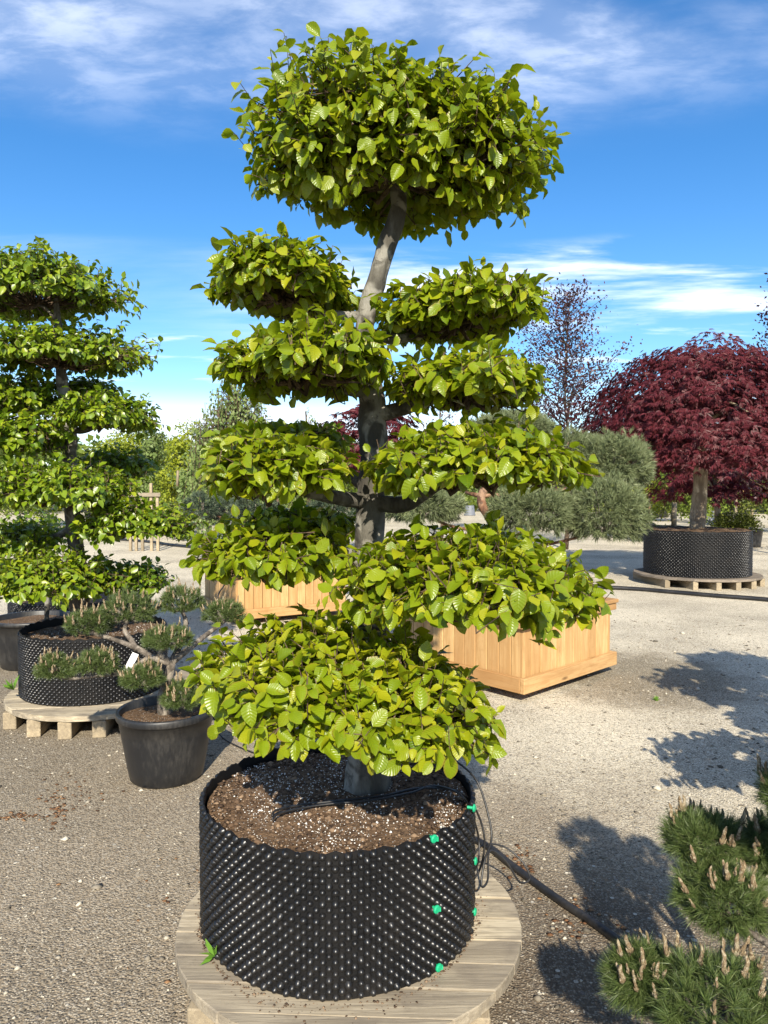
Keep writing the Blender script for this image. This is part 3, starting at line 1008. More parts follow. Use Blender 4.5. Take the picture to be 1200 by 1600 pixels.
rc = np.random.default_rng(77)
ca = rc.uniform(0, 6.283, 2600); cq = (POT_R - .02) * np.sqrt(rc.random(2600))
cxy = np.stack([POT_C[0] + cq * np.cos(ca), POT_C[1] + cq * np.sin(ca)], 1)
cz_ = np.array([SOIL_Z + .02 * mnoise.noise(Vector((a_ * 3 + 2, b_ * 3, 0))) + .007 * mnoise.noise(Vector((a_ * 14, b_ * 14, 2))) for a_, b_ in cxy])
front_soil = [o for o in bpy.data.objects if o.name.startswith('soil')][0]
tag(scatter_stones('soil_clods', np.column_stack([cxy, cz_]), np.clip(rc.lognormal(-5.2, .5, 2600), .002, .016), .6, M['clod'], 78, front_soil), kind='stuff')
ca = rc.uniform(0, 6.283, 900); cq = POT_R + .012 + np.abs(rc.normal(0, .022, 900)) * (1 + .8 * np.sin(ca * 3))
keep = np.hypot(POT_C[0] + cq * np.cos(ca) + .115, POT_C[1] + cq * np.sin(ca) - 2.385) < .56
crumbs = np.column_stack([POT_C[0] + cq * np.cos(ca), POT_C[1] + cq * np.sin(ca), np.full(900, PAL_TOP + .002)])[keep]
tag(scatter_stones('soil_crumbs', crumbs, np.clip(rc.lognormal(-6.0, .5, len(crumbs)), .001, .008), .6, M['clod'], 79), 'dark soil crumbs fallen on the front pallet', kind='stuff')

# ------------------------------------------------------------------ the main beech
TB = P(572, 1228, 2.5)
TB.z = SOIL_Z - 0.04
main_pads = [
    # crown at the top
    pad(620, 238, 2.5, 238, 136, 118, ry=0.38, k=.92, tz=2.52, lump=.10, low=-0.80, deep=.55, tilt=(-0.04, 0), lr=.03),
    # upper left, upper right
    pad(444, 448, 2.5, 116, 62, 44, ry=0.28, tz=2.19, tone=-.08, tilt=(-0.1, 0), low=-.36),
    pad(714, 489, 2.45, 122, 52, 44, ry=0.27, tz=2.13, tone=-.02, tilt=(.06, 0), low=-.36),
    # middle left, middle right
    pad(480, 572, 2.25, 134, 60, 50, ry=0.27, tz=1.93, low=-.36, tilt=(.02, -.05)),
    pad(727, 600, 2.35, 120, 46, 36, ry=0.26, tz=1.87, low=-.36),
    # lower left with a second one behind
    pad(434, 736, 2.22, 112, 58, 50, ry=0.26, tz=1.58, tone=.04),
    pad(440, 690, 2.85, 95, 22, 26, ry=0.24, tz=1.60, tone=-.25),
    # lower right
    pad(742, 724, 2.20, 156, 62, 50, ry=0.28, tz=1.58, tone=.06, tilt=(.03, 0)),
    # second lower left with a second one behind
    pad(428, 864, 2.28, 108, 54, 52, ry=0.25, tz=1.32, tone=.05),
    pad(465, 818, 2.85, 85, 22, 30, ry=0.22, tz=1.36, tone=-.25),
    # second lower right
    pad(742, 910, 2.10, 190, 82, 70, ry=0.38, tz=1.18, tone=.10, tilt=(-.04, 0)),
    # lowest, in front over the container
    pad(536, 1082, 2.10, 218, 108, 90, ry=0.38, tz=0.90, tone=.20, low=-0.35, tilt=(-.12, 0.0), lump=.15),
]
cloud_tree('beech_tree', 'tall cloud-pruned beech with pale green tiered pads in the front container', 'tree', (TB.x, TB.y, SOIL_Z - .03), [
    (572, 1250, 2.50), (573, 1215, 2.50), (577, 1150, 2.50), (583, 1060, 2.51), (586, 980, 2.52), (577, 830, 2.50), (584, 720, 2.50), (583, 650, 2.48), (572, 560, 2.48),
    (572, 500, 2.49), (590, 430, 2.5), (607, 380, 2.5), (622, 330, 2.5), (628, 250, 2.5), (626, 180, 2.5)], None,
    [0.105, 0.086, 0.070, 0.060, 0.056, 0.052, 0.049, 0.049, 0.040, 0.035, 0.032, 0.031, 0.028, 0.017, 0.008],
    main_pads, 0.0445, LEAF_MID, M["beech_leaf"], 1005, 300, 11, single_tmpl=LEAF_HI)

# ------------------------------------------------------------------ the second beech on its pallet, left
LP_C = (-2.13, 5.20); L_R = 0.50
round_pallet('round_pallet', 'weathered round pallet on blocks under the second container, behind the potted pine', (-2.03, 5.15), 0.66, 0.150, math.radians(8), 0.125, 6, 5)
studded_container('black studded container holding the second cloud-pruned beech, behind the potted pine', LP_C, L_R, 0.151, 0.60, 0.555, 3, perl=1500)
left_pads = [
    pad(55, 458, 5.2, 132, 53, 51, lump=.30, ry=.55, tz=2.85, low=-.36),
    pad(92, 556, 5.1, 108, 46, 37, lump=.30, ry=.5, tz=2.45, low=-.36),
    pad(25, 625, 5.2, 70, 44, 34, lump=.30, ry=.4, tz=2.2, tone=-.08),
    pad(140, 608, 5.7, 35, 18, 23, lump=.30, ry=.3, tz=2.25, tone=-.2),
    pad(164, 650, 5.0, 68, 38, 34, lump=.30, ry=.35, tz=2.05),
    pad(28, 686, 5.0, 62, 46, 44, lump=.30, ry=.35, tz=1.9, tone=-.05),
    pad(85, 768, 4.9, 112, 48, 46, lump=.30, ry=.45, tz=1.55),
    pad(180, 728, 5.6, 55, 28, 30, lump=.30, ry=.3, tz=1.75, tone=-.25),
    pad(205, 822, 5.1, 76, 41, 32, lump=.30, ry=.35, tz=1.33),
    pad(30, 842, 5.3, 62, 28, 28, lump=.30, ry=.35, tz=1.30),
    pad(60, 908, 4.95, 108, 48, 41, lump=.30, ry=.46, tz=0.98, tone=.05),
    pad(198, 905, 5.35, 60, 25, 28, lump=.30, ry=.32, tz=1.0, tone=-.22),
]
tb2 = P(130, 1000, 5.2)
cloud_tree('beech_tree', 'smaller-looking cloud-pruned beech in the container behind the potted pine', 'tree', (tb2.x, 5.2, 0.52), [
    (126, 1020, 5.2), (126, 985, 5.2), (124, 930, 5.2), (119, 860, 5.2), (112, 790, 5.2), (108, 730, 5.2), (110, 680, 5.2), (100, 620, 5.2), (94, 560, 5.2), (90, 500, 5.2), (86, 455, 5.2)], None,
    [0.11, 0.085, 0.064, 0.055, 0.052, 0.050, 0.046, 0.040, 0.034, 0.025, 0.012],
    left_pads, 0.049, LEAF_LO, M['far_beech_leaf'], 470, 300, 21)

# ------------------------------------------------------------------ needles and pines
def needle_mesh(name, base, d, length, width, per, r, spread=0.75, up=0.0):
    """tufts of thin needles: base points, shoot directions"""
    n = len(base)
    B = np.repeat(base, per, 0); D = np.repeat(d, per, 0)
    N = n * per
    f = r.uniform(0, 1, N)
    a = unit(D * (0.55 + 0.5 * f[:, None]) + r.normal(0, spread, (N, 3)) * (1.1 - 0.5 * f[:, None]) + np.array([0, 0, up]))
    L = length * r.uniform(.65, 1.15, N)
    p0 = B + D * (f * length * 0.55)[:, None]
    s_ = unit(np.cross(a, r.normal(0, 1, (N, 3))))
    w = width * r.uniform(.8, 1.2, N)
    tip = p0 + a * L[:, None] + np.array([0, 0, -1.0]) * (L * 0.06)[:, None]
    V = np.stack([p0 - s_ * (w * .62)[:, None], p0 + s_ * (w * .62)[:, None], tip], 1)
    lf = np.zeros((N, 3, 3)); lf[..., 2] = np.clip(r.normal(.5, .22, N), 0, 1)[:, None]
    return np_mesh(name, V.reshape(-1, 3), np.arange(3 * N).reshape(-1, 3), lf.reshape(-1, 3))


def candle_mesh(L, w):
    r = np.random.default_rng(5)
    mb = MB()
    n = 7
    pts = [Vector((0.002 * math.sin(i), 0, L * i / n)) for i in range(n + 1)]
    rad = [w * .45] + [w * .5 * (1.0 - 0.35 * i / n) * (1.12 if i % 2 else .92) for i in range(1, n)] + [w * .10]
    mb.tube(pts, rad, 6)
    # little side buds at the foot
    for k in range(3):
        a = 2.1 * k + .4
        mb.tube([(0, 0, L * .06), (w * .55 * math.cos(a), w * .55 * math.sin(a), L * .16), (w * .7 * math.cos(a), w * .7 * math.sin(a), L * (.3 + .05 * k))], [w * .22, w * .26, w * .05], 5)
    return mb.mesh('candle', True)


def dome_dirs(r, n, low):
    cz = r.uniform(low, 1, n); az = r.uniform(0, 6.2832, n); s_ = np.sqrt(1 - cz ** 2)
    return np.stack([np.cos(az) * s_, np.sin(az) * s_, cz], 1)


def pine_pad(root, r, c, rx, ry, zu, zd, mat, tufts, per, nl, nw, candles=0, cme=None, low=-.35, spread=.6, up=0.25, lump=.12, lift=.22):
    d = dome_dirs(r, tufts, low)
    az = np.arctan2(d[:, 1], d[:, 0]); ph = r.uniform(0, 6.28, 3)
    lum = 1 + lump * (np.sin(3 * az + ph[0]) * .6 + np.sin(5 * az + 3 * d[:, 2] + ph[1]) * .5 + np.sin(9 * az + 5 * d[:, 2] + ph[2]) * .35)
    sc = np.where(d[:, 2:3] > 0, np.array([[rx, ry, zu]]), np.array([[rx, ry, zd]]))
    q = d * sc * (lum * (1 - .30 * r.random(tufts) ** 2))[:, None] + np.array(c)
    nrm = unit(d / np.array([rx, ry, (zu + zd) / 2]))
    sd = unit(nrm + np.array([0, 0, up]) + r.normal(0, .25, (tufts, 3)))
    crown = link('crown', needle_mesh('crown', q - sd * nl * .5, sd, nl, nw, per, r, spread, up * .2), mat, root)
    if candles:
        ok = np.where(d[:, 2] > 0.02)[0]
        pick = r.choice(ok, min(candles, len(ok)), replace=False)
        for i in pick:
            o = bpy.data.objects.new('candle', cme)
            COL.objects.link(o); o.parent = crown
            v = Vector(sd[i]) * .35 + Vector((0, 0, 1)) + Vector(r.normal(0, .16, 3))
            m = v.to_track_quat('Z', 'Y').to_matrix().to_4x4() @ Matrix.Scale(float(r.uniform(.55, 1.25)), 4)
            m.translation = Vector(q[i]) + Vector(sd[i]) * nl * lift
            o.matrix_local = m
    # woody base of the pad
    tw = MB()
    hub = Vector(c) + Vector((0, 0, -zd * .5))
    for i in r.choice(tufts, min(tufts, 22), replace=False):
        e = Vector(q[i]) - Vector(sd[i]) * nl * .5
        m = hub.lerp(e, .5) + Vector((0, 0, -zd * .25))
        tw.tube([hub, m, e], [.006, .005, .003], 4, cap=False)
    tag(tw.build('twigs', M['pine_bark'], crown), kind='stuff')
    return hub


def branch(root, pts, r0, r1, mat, seed=0, name='limb', n=14):
    mb = MB(); mb.tube(spline(pts, n), lerp_list([r0, r1], n), 8, .18, seed=seed)
    return mb.build(name, M[mat], root, True)


# --- potted cloud pine left of the front container
PP = (-1.215, 3.93)
smooth_pot('black round pot with a rolled rim holding the candled pine', PP, 0.0, 0.268, 0.198, 0.385, 'smooth black pots', seed=4, rim=.04)
CM_MID = candle_mesh(0.050, 0.0095)
CM_MID.materials.append(M['candle'])
rp = np.random.default_rng(31)
root = empty('pine_tree', (PP[0], PP[1], .34), 'small cloud-pruned pine with tan candles in the black pot', 'tree')
b0 = P(258, 1112, 3.93); b0.z = .335
b1, b2, b3 = P(262, 1068, 3.93), P(268, 1035, 3.93), P(262, 1010, 3.95)
branch(root, [b0, P(256, 1090, 3.93), b1, b2], .040, .024, 'pine_bark', 1, 'trunk')
mid_pads = [((137, 978, 4.00), 40, 26, 20), ((200, 958, 4.08), 50, 34, 22), ((283, 945, 4.25), 41, 30, 22), ((264, 1002, 3.88), 44, 24, 18), ((352, 962, 4.25), 36, 24, 20),
            ((86, 1048, 3.78), 30, 26, 18), ((152, 1040, 3.80), 38, 26, 18), ((222, 1062, 3.70), 36, 24, 20), ((283, 1094, 3.80), 32, 30, 20)]
hubs = []
for (pp_, hw, u_, dn_) in mid_pads:
    s_ = pp_[2] / FPX
    hubs.append(pine_pad(root, rp, P(*pp_), hw * .84 * s_, hw * .8 * s_, u_ * .95 * s_, dn_ * .8 * s_, M['needle'], 190, 46, .034, .0021, 24, CM_MID))
fork = P(235, 1025, 3.93)
branch(root, [b2, P(250, 1030, 3.93), fork, P(212, 1012, 3.95), P(180, 1000, 3.98), hubs[0]], .024, .011, 'pine_bark', 2)
branch(root, [P(214, 1016, 3.95), P(205, 1000, 3.98), P(195, 985, 4.02), hubs[1]], .017, .010, 'pine_bark', 3)
branch(root, [b2, P(285, 1000, 4.05), P(290, 980, 4.18), P(289, 965, 4.25), hubs[2]], .020, .009, 'pine_bark', 4)
branch(root, [b2, P(250, 1022, 3.9), P(258, 1012, 3.88), hubs[3]], .016, .009, 'pine_bark', 5)
branch(root, [b2, P(300, 1010, 4.0), P(325, 990, 4.15), hubs[4]], .020, .010, 'pine_bark', 6)
branch(root, [fork, P(195, 1050, 3.85), P(150, 1056, 3.8), P(110, 1060, 3.78), hubs[5]], .013, .008, 'pine_bark', 7)
branch(root, [P(190, 1051, 3.84), P(170, 1050, 3.82), hubs[6]], .009, .006, 'pine_bark', 8)
branch(root, [b1, P(245, 1070, 3.8), hubs[7]], .014, .008, 'pine_bark', 9)
branch(root, [b1, P(275, 1085, 3.87), hubs[8]], .014, .008, 'pine_bark', 10)
# white support sleeve / tag tied on its branch
mb = MB()
ta, tb_ = P(212, 1021, 3.90), P(196, 1052, 3.84)
ax = (tb_ - ta).normalized()
Rt_ = Matrix((ax, Vector((0, 1, 0)).cross(ax).normalized() * -1, ax.cross(Vector((0, 1, 0)).cross(ax).normalized() * -1))).transposed()
mb.box((ta + tb_) / 2, ((tb_ - ta).length, .036, .002), Rt_, .0008)
tag(mb.build('plant_label', M['tag']), 'white blank label strip hanging from the potted pine branch', 'label')

# --- the pine at the lower right, close to the camera
CM_NEAR = candle_mesh(0.046, 0.0110)
CM_NEAR.materials.append(M['candle'])
rq = np.random.default_rng(41)
NB = (1.12, 1.52)
smooth_pot('black pot of the near candled pine, just out of view', NB, 0.0, 0.27, 0.20, 0.36, 'smooth black pots', seed=8)
root = empty('pine_tree', (NB[0], NB[1], .32), 'dark green candled pine pads nearest the camera beside the hose', 'tree')
near_pads = [((1100, 1314, 2.02), 58, 38, 32), ((1128, 1408, 1.88), 66, 54, 44), ((1215, 1335, 1.98), 52, 48, 40), ((1000, 1532, 1.70), 46, 48, 50), ((1122, 1578, 1.58), 100, 66, 60), ((1252, 1245, 1.75), 56, 44, 36)]
hubs = []
for (pp_, hw, u_, dn_) in near_pads:
    s_ = pp_[2] / FPX
    hubs.append(pine_pad(root, rq, P(*pp_), hw * s_, hw * s_ * .95, u_ * s_, dn_ * s_, M['needle'], 280, 64, .040, .0014, 24, CM_NEAR, low=-.5, lift=.35))
for q in ((1.20, 1.48, 1.02, .15), (1.02, 1.40, 1.22, .13), (1.36, 1.62, .72, .16)):
    hubs.append(pine_pad(root, rq, Vector(q[:3]), q[3], q[3], q[3] * .6, q[3] * .45, M['needle'], 150, 60, .048, .0016, 24, CM_NEAR))
nb = Vector((NB[0], NB[1], .32))
k1, k2 = Vector((1.10, 1.50, .50)), Vector((1.15, 1.47, .80))
branch(root, [nb, Vector((1.13, 1.53, .40)), k1, k2, hubs[6]], .036, .014, 'pine_bark', 1, 'trunk')
branch(root, [k2, Vector((1.06, 1.43, 1.0)), hubs[7]], .018, .008, 'pine_bark', 2)
for i, h in enumerate(hubs[:6]):
    st = k1 if h.z < .62 else k1.lerp(k2, .4)
    branch(root, [st, st.lerp(h, .5) + Vector((0, 0, -.02)), h], .016, .007, 'pine_bark', 3 + i)
branch(root, [k1, Vector((1.25, 1.56, .6)), hubs[8]], .016, .008, 'pine_bark', 12)

# ------------------------------------------------------------------ wooden planter boxes with pines
def planter_box(label, corner, ang, la, lb, z0, z1, seed, n_a=12):
    """corner nearest the camera; side a runs along ang, side b along ang + 90 degrees"""
    r = np.random.default_rng(seed)
    root = empty('planter_box', (corner[0], corner[1], 0), label, 'planter box', 'larch planter boxes')
    A = Vector((math.cos(ang), math.sin(ang), 0)); B = Vector((-A.y, A.x, 0)); C = Vector((corner[0], corner[1], 0))
    th, rail_h, rail_t, out = .030, .115, .040, .055
    sides = [(C, A, B, la), (C + A * la, B, -A, lb), (C + A * la + B * lb, -A, -B, la), (C + B * lb, -B, A, lb)]
    me_cache = {}
    for (o_, d, inn, ln) in sides:
        yaw = math.atan2(d.y, d.x)
        n = int(round(ln / .112)); w = ln / n
        for i in range(n):
            key = round(w, 4)
            if key not in me_cache:
                m_ = MB(); m_.box((0, 0, 0), (w - .006, th, z1 - z0 - .06), bev=.003)
                me_cache[key] = m_.mesh('plank'); me_cache[key].materials.append(M['new_wood'])
            ob = bpy.data.objects.new('plank', me_cache[key]); COL.objects.link(ob); ob.parent = root
            p = o_ + d * (w * (i + .5)) + inn * (th / 2 + .002 + r.uniform(0, .006)) - C
            ob.location = (p.x, p.y, (z0 + z1) / 2 + .0); ob.rotation_euler = (0, 0, yaw)
        for (zc, h_, t_, ex, nm) in ((z0 + rail_h / 2 - .005, rail_h, rail_t, rail_t, 'rail'), (z1 - .03, .06, .034, .034, 'rail')):
            m_ = MB(); m_.box((0, 0, 0), (ln + (2 * ex if abs(d.dot(A)) > .5 else -.004), t_, h_), bev=.004)
            me = m_.mesh(nm); me.materials.append(M['new_wood_x'])
            ob = bpy.data.objects.new(nm, me); COL.objects.link(ob); ob.parent = root
            p = o_ + d * (ln / 2) - inn * (t_ / 2 + .001) - C
            ob.location = (p.x, p.y, zc); ob.rotation_euler = (0, 0, yaw)
        # rim board lying flat on top
        m_ = MB(); m_.box((0, 0, 0), (ln + .09 if abs(d.dot(A)) > .5 else ln - .10, .11, .032), bev=.004)
        me = m_.mesh('rim_board'); me.materials.append(M['new_wood_x'])
        ob = bpy.data.objects.new('rim_board', me); COL.objects.link(ob); ob.parent = root
        p = o_ + d * (ln / 2) + inn * (.055 - .05) - C
        ob.location = (p.x, p.y, z1 + .016 + .002); ob.rotation_euler = (0, 0, yaw)
    for (u, v) in ((.16, .16), (.84, .16), (.16, .84), (.84, .84)):
        m_ = MB(); p = C + A * la * u + B * lb * v
        m_.box((p.x, p.y, (z0 - .008) / 2), (.14, .14, z0 - .008), Matrix.Rotation(ang, 3, 'Z'), .004)
        m_.build('foot', M['new_wood_x'], root)
    m_ = MB(); p = C + A * la / 2 + B * lb / 2
    m_.box((p.x, p.y, z0 + .02), (la - .07, lb - .07, .03), Matrix.Rotation(ang, 3, 'Z')); m_.build('floor', M['new_wood_x'], root)
    V, F = [], []
    g = 24
    for i in range(g + 1):
        for j in range(g + 1):
            q = C + A * (.036 + (la - .072) * i / g) + B * (.036 + (lb - .072) * j / g)
            V.append((q.x, q.y, z1 - .05 + .02 * mnoise.noise(q * 4)))
    for i in range(g):
        for j in range(g):
            a = i * (g + 1) + j
            F.append((a, a + g + 1, a + g + 2, a + 1))
    link('soil', np_mesh('soil', np.array(V), np.array(F), smooth=True), M['soil'], root)
    return p


BXC = planter_box('golden larch planter box standing right behind the front beech', (1.045, 5.30), math.radians(43), 1.28, 1.28, .075, .615, 1)
BXL = planter_box('far larch planter box seen between the lower pads on the left', (-1.74, 8.30), math.radians(30), 1.45, 1.3, .075, .62, 2)


def box_pine(label, base, z, trunk_pts, pads_, mat, seed, per=20, nl=.062, nw=.0042, bark_m='red_bark', r0=.06, dens=1150, group=None):
    r = np.random.default_rng(seed)
    root = empty('pine_tree', (base[0], base[1], z - .03), label, 'tree', group)
    tp = [Vector((base[0], base[1], z - .05))] + [Vector(q) for q in trunk_pts]
    path = spline(tp, 30)
    mb = MB(); mb.tube(path, lerp_list([r0, r0 * .75, r0 * .35], 30), 10, .2, seed=seed); mb.build('trunk', M[bark_m], root, True)
    for i, (c, rx, ry, zu, zd) in enumerate(pads_):
        area = 4 * math.pi * ((rx * ry + rx * (zu + zd) / 2 + ry * (zu + zd) / 2) / 3)
        h = pine_pad(root, r, c, rx, ry, zu, zd, mat, int(area * dens), per, nl, nw, low=-.75, spread=.5, up=.15, lump=.17)
        t = min(path, key=lambda q: (q - h).length + abs(q.z - h.z + .15))
        branch(root, [t, t.lerp(h, .5) + Vector((0, 0, -.04)), h], r0 * .4, r0 * .15, bark_m, i)
    return root


def pp(px, py, d, hw, up, dn, ry=None):
    s_ = d / FPX
    return (P(px, py, d), hw * s_, (ry or hw * s_ * .95), up * s_, dn * s_)


box_pine('grey-green cloud-pruned pine rising from the golden planter box', (BXC.x, BXC.y), .57,
         [P(775, 835, 6.15), P(752, 775, 6.2), P(800, 720, 6.3), P(815, 665, 6.4)],
         [pp(945, 803, 5.85, 62, 55, 50), pp(955, 730, 6.3, 60, 50, 40), pp(832, 800, 5.9, 62, 40, 38), pp(895, 722, 6.5, 60, 45, 30), pp(800, 668, 6.5, 62, 24, 30),
          pp(660, 792, 6.1, 62, 34, 28), pp(700, 735, 6.6, 50, 30, 25)], M['blue_needle'], 51, r0=.05)
box_pine('dark blue-green cloud-pruned pine in the far planter box', (BXL.x, BXL.y), .57,
         [P(455, 830, 9.2), P(430, 780, 9.2), P(445, 735, 9.3)],
         [pp(316, 792, 9.0, 30, 22, 20), pp(350, 800, 9.4, 28, 20, 18), pp(400, 795, 9.0, 40, 25, 20), pp(520, 800, 9.3, 45, 25, 22), pp(440, 745, 9.3, 50, 24, 20)], M['dark_needle'], 52, per=12, nw=.008, dens=500, r0=.06)

# ------------------------------------------------------------------ simple leaf clouds for the trees further back
def quad_leaves(name, pos, axis, nrm, L, W, r, tone=0.0):
    R = frames(axis, nrm)
    T = np.array([(0, 0, 0), (.45, .5, .06), (1, 0, -.05), (.45, -.5, .06)])
    n = len(pos)
    S3 = np.stack([L, W, L], 1)
    V = np.einsum('nij,nvj->nvi', R, T[None] * S3[:, None, :]) + pos[:, None, :]
    F = (np.array([(0, 1, 2, 3)])[None] + 4 * np.arange(n)[:, None, None]).reshape(-1, 4)
    lf = np.zeros((n, 4, 3)); lf[..., 2] = np.clip(r.normal(.5 + tone, .25, n), 0, 1)[:, None]
    return np_mesh(name, V.reshape(-1, 3), F, lf.reshape(-1, 3))


def blob_points(r, n, c, rx, ry, rz, clumps, spread, hollow=.5):
    """clumps spread through an ellipsoid, leaves spread through the clumps"""
    d = unit(r.normal(0, 1, (clumps, 3))) * (hollow + (1 - hollow) * r.random((clumps, 1)) ** .6)
    cc = d * np.array([rx, ry, rz])
    idx = r.integers(0, clumps, n)
    off = unit(r.normal(0, 1, (n, 3))) * (r.random((n, 1)) ** .5)
    p = cc[idx] + off * spread * np.array([1, 1, .75])
    return p + np.array(c), unit(d[idx] * .5 + off * .7 + np.array([0, 0, .35]))


def leafy_tree(label, base, top, half_w, mat, seed, n=2600, leaf=.10, clumps=26, trunk_r=.06, name='background_tree', cat='tree', group='trees at the back of the yard', low=.25, bark_m='bark', slim=False):
    r = np.random.default_rng(seed)
    root = empty(name, base, label, cat, group)
    b = Vector(base)
    H = top - b.z
    cz = b.z + H * (low + (1 - low) / 2); rz = H * (1 - low) / 2
    mb = MB()
    tp = spline([b, b + Vector((r.normal(0, .05), r.normal(0, .05), H * .4)), b + Vector((r.normal(0, .1), 0, H * .93))], 10)
    mb.tube(tp, lerp_list([trunk_r, trunk_r * .6, trunk_r * .15], 10), 7, .1)
    br = []
    pos, nr = blob_points(r, n, (b.x, b.y, cz), half_w * .8, half_w * .8, rz * .82, clumps, half_w * (.42 if not slim else .5), .35)
    if slim:
        t = np.clip((pos[:, 2] - (cz - rz)) / (2 * rz), 0, 1)
        f = (1.12 - t * .95)[:, None]
        pos[:, :2] = np.array([[b.x, b.y]]) + (pos[:, :2] - np.array([[b.x, b.y]])) * f
    for i in range(clumps):
        j = r.integers(0, n)
        e = Vector(pos[j]); st = min(tp, key=lambda q: abs(q.z - (e.z - H * .12)))
        mb.tube([st, st.lerp(e, .5) + Vector((0, 0, .03 * H)), e], [trunk_r * .35, trunk_r * .2, trunk_r * .08], 4, cap=False)
    mb.build('trunk', M[bark_m], root, True)
    ax = unit(r.normal(0, .7, (n, 3)) + np.array([0, 0, -.35]))
    L = leaf * r.uniform(.6, 1.25, n)
    link('crown', quad_leaves('crown', pos, ax, nr + r.normal(0, .35, (n, 3)), L, L * .7, r), mat, root)
    return root


# --- red laceleaf maple
def lace_maple(label, base, z0, trunk_top, c, rx, ry, rz, seed, sprays=330, per=34, leaf=.11, trunk_r=.14):
    r = np.random.default_rng(seed)
    root = empty('maple_tree', base, label, 'tree', 'red laceleaf maples')
    b = Vector((base[0], base[1], z0 - .05))
    mb = MB(); mb.tube(spline([b, b.lerp(trunk_top, .5) + Vector((.03, 0, 0)), trunk_top], 16), lerp_list([trunk_r * 1.15, trunk_r, trunk_r * .8], 16), 12, .12, seed=seed)
    mb.build('trunk', M['maple_bark'], root, True)
    d = dome_dirs(r, sprays, -.45)
    az = np.arctan2(d[:, 1], d[:, 0])
    lum = 1 + .05 * np.sin(3 * az + 1) + .05 * np.sin(5 * az + 4 * d[:, 2])
    q = d * np.array([rx, ry, rz]) * (lum * (1 - .62 * r.random(sprays) ** 1.6))[:, None]
    q[:, 2] = np.where(q[:, 2] < 0, q[:, 2] * .75, q[:, 2])
    q += np.array(c)
    # limbs
    for i in range(14):
        e = Vector(q[i]).lerp(Vector(c), .25)
        m = trunk_top.lerp(e, .5) + Vector((0, 0, .25))
        mb = MB(); mb.tube(spline([trunk_top, m, e], 8), lerp_list([trunk_r * .4, trunk_r * .1], 8), 6, .15); mb.build('limb', M['maple_bark'], root, True)
    # every spray is a small drooping umbrella of dissected leaves
    idx = np.repeat(np.arange(sprays), per)
    n = len(idx)
    a = r.uniform(0, 6.283, n); rr = .27 * np.sqrt(r.random(n)) * r.uniform(.8, 1.2, sprays)[idx] * (rx / 1.9)
    out = unit(d[idx] * np.array([1, 1, .2]))
    pos = q[idx] + np.stack([np.cos(a) * rr, np.sin(a) * rr, -.9 * rr ** 2 / .27 + r.normal(0, .025, n)], 1)
    hang = unit(np.stack([np.cos(a), np.sin(a), np.zeros(n)], 1) * .55 + out * .35 + np.array([0, 0, -.75]) + r.normal(0, .18, (n, 3)))
    # five narrow lobes per leaf
    P_, A_, N_ = [], [], []
    sidev = unit(np.cross(hang, unit(out + np.array([0, 0, .6]) + r.normal(0, .2, (n, 3)))))
    nv = unit(np.cross(sidev, hang))
    for k in (-2, -1, 0, 1, 2):
        P_.append(pos); A_.append(unit(hang + sidev * .42 * k)); N_.append(nv + r.normal(0, .25, (n, 3)))
    pos5, ax5, nv5 = np.concatenate(P_), np.concatenate(A_), np.concatenate(N_)
    L = leaf * r.uniform(.65, 1.2, len(pos5))
    link('crown', quad_leaves('crown', pos5, ax5, nv5, L, L * .17, r), M['maple_leaf'], root)
    return root


MC = (5.38, 12.2)
round_pallet('round_pallet', 'dark round pallet under the container of the red maple', MC, 1.02, .17, math.radians(5), .16, 6, 9, 'grey_wood')
studded_container('wide black studded container holding the large red maple', MC, .85, .171, .92, .93, 6, scale=1.6, perl=0)
lace_maple('large domed dark red laceleaf maple in the wide container', (MC[0], MC[1], .9), .95, Vector((5.42, 12.2, 2.75)), (5.50, 12.2, 2.62), 2.12, 1.85, 1.56, 61, sprays=720, per=34, leaf=.10, trunk_r=.115)
lace_maple('far red laceleaf maple showing behind the front beech trunk', (-.35, 16.5, 0), 0.05, Vector((-.35, 16.5, 1.5)), (-.35, 16.5, 2.2), 1.5, 1.4, 1.40, 62, sprays=200, per=17, leaf=.15, trunk_r=.08)
lace_maple('red maple in shade far behind the wide container', (9.6, 20.5, 0), 0.05, Vector((9.6, 20.5, 1.4)), (9.6, 20.5, 1.9), 1.9, 1.5, 1.3, 63, sprays=180, per=14, leaf=.18, trunk_r=.09)


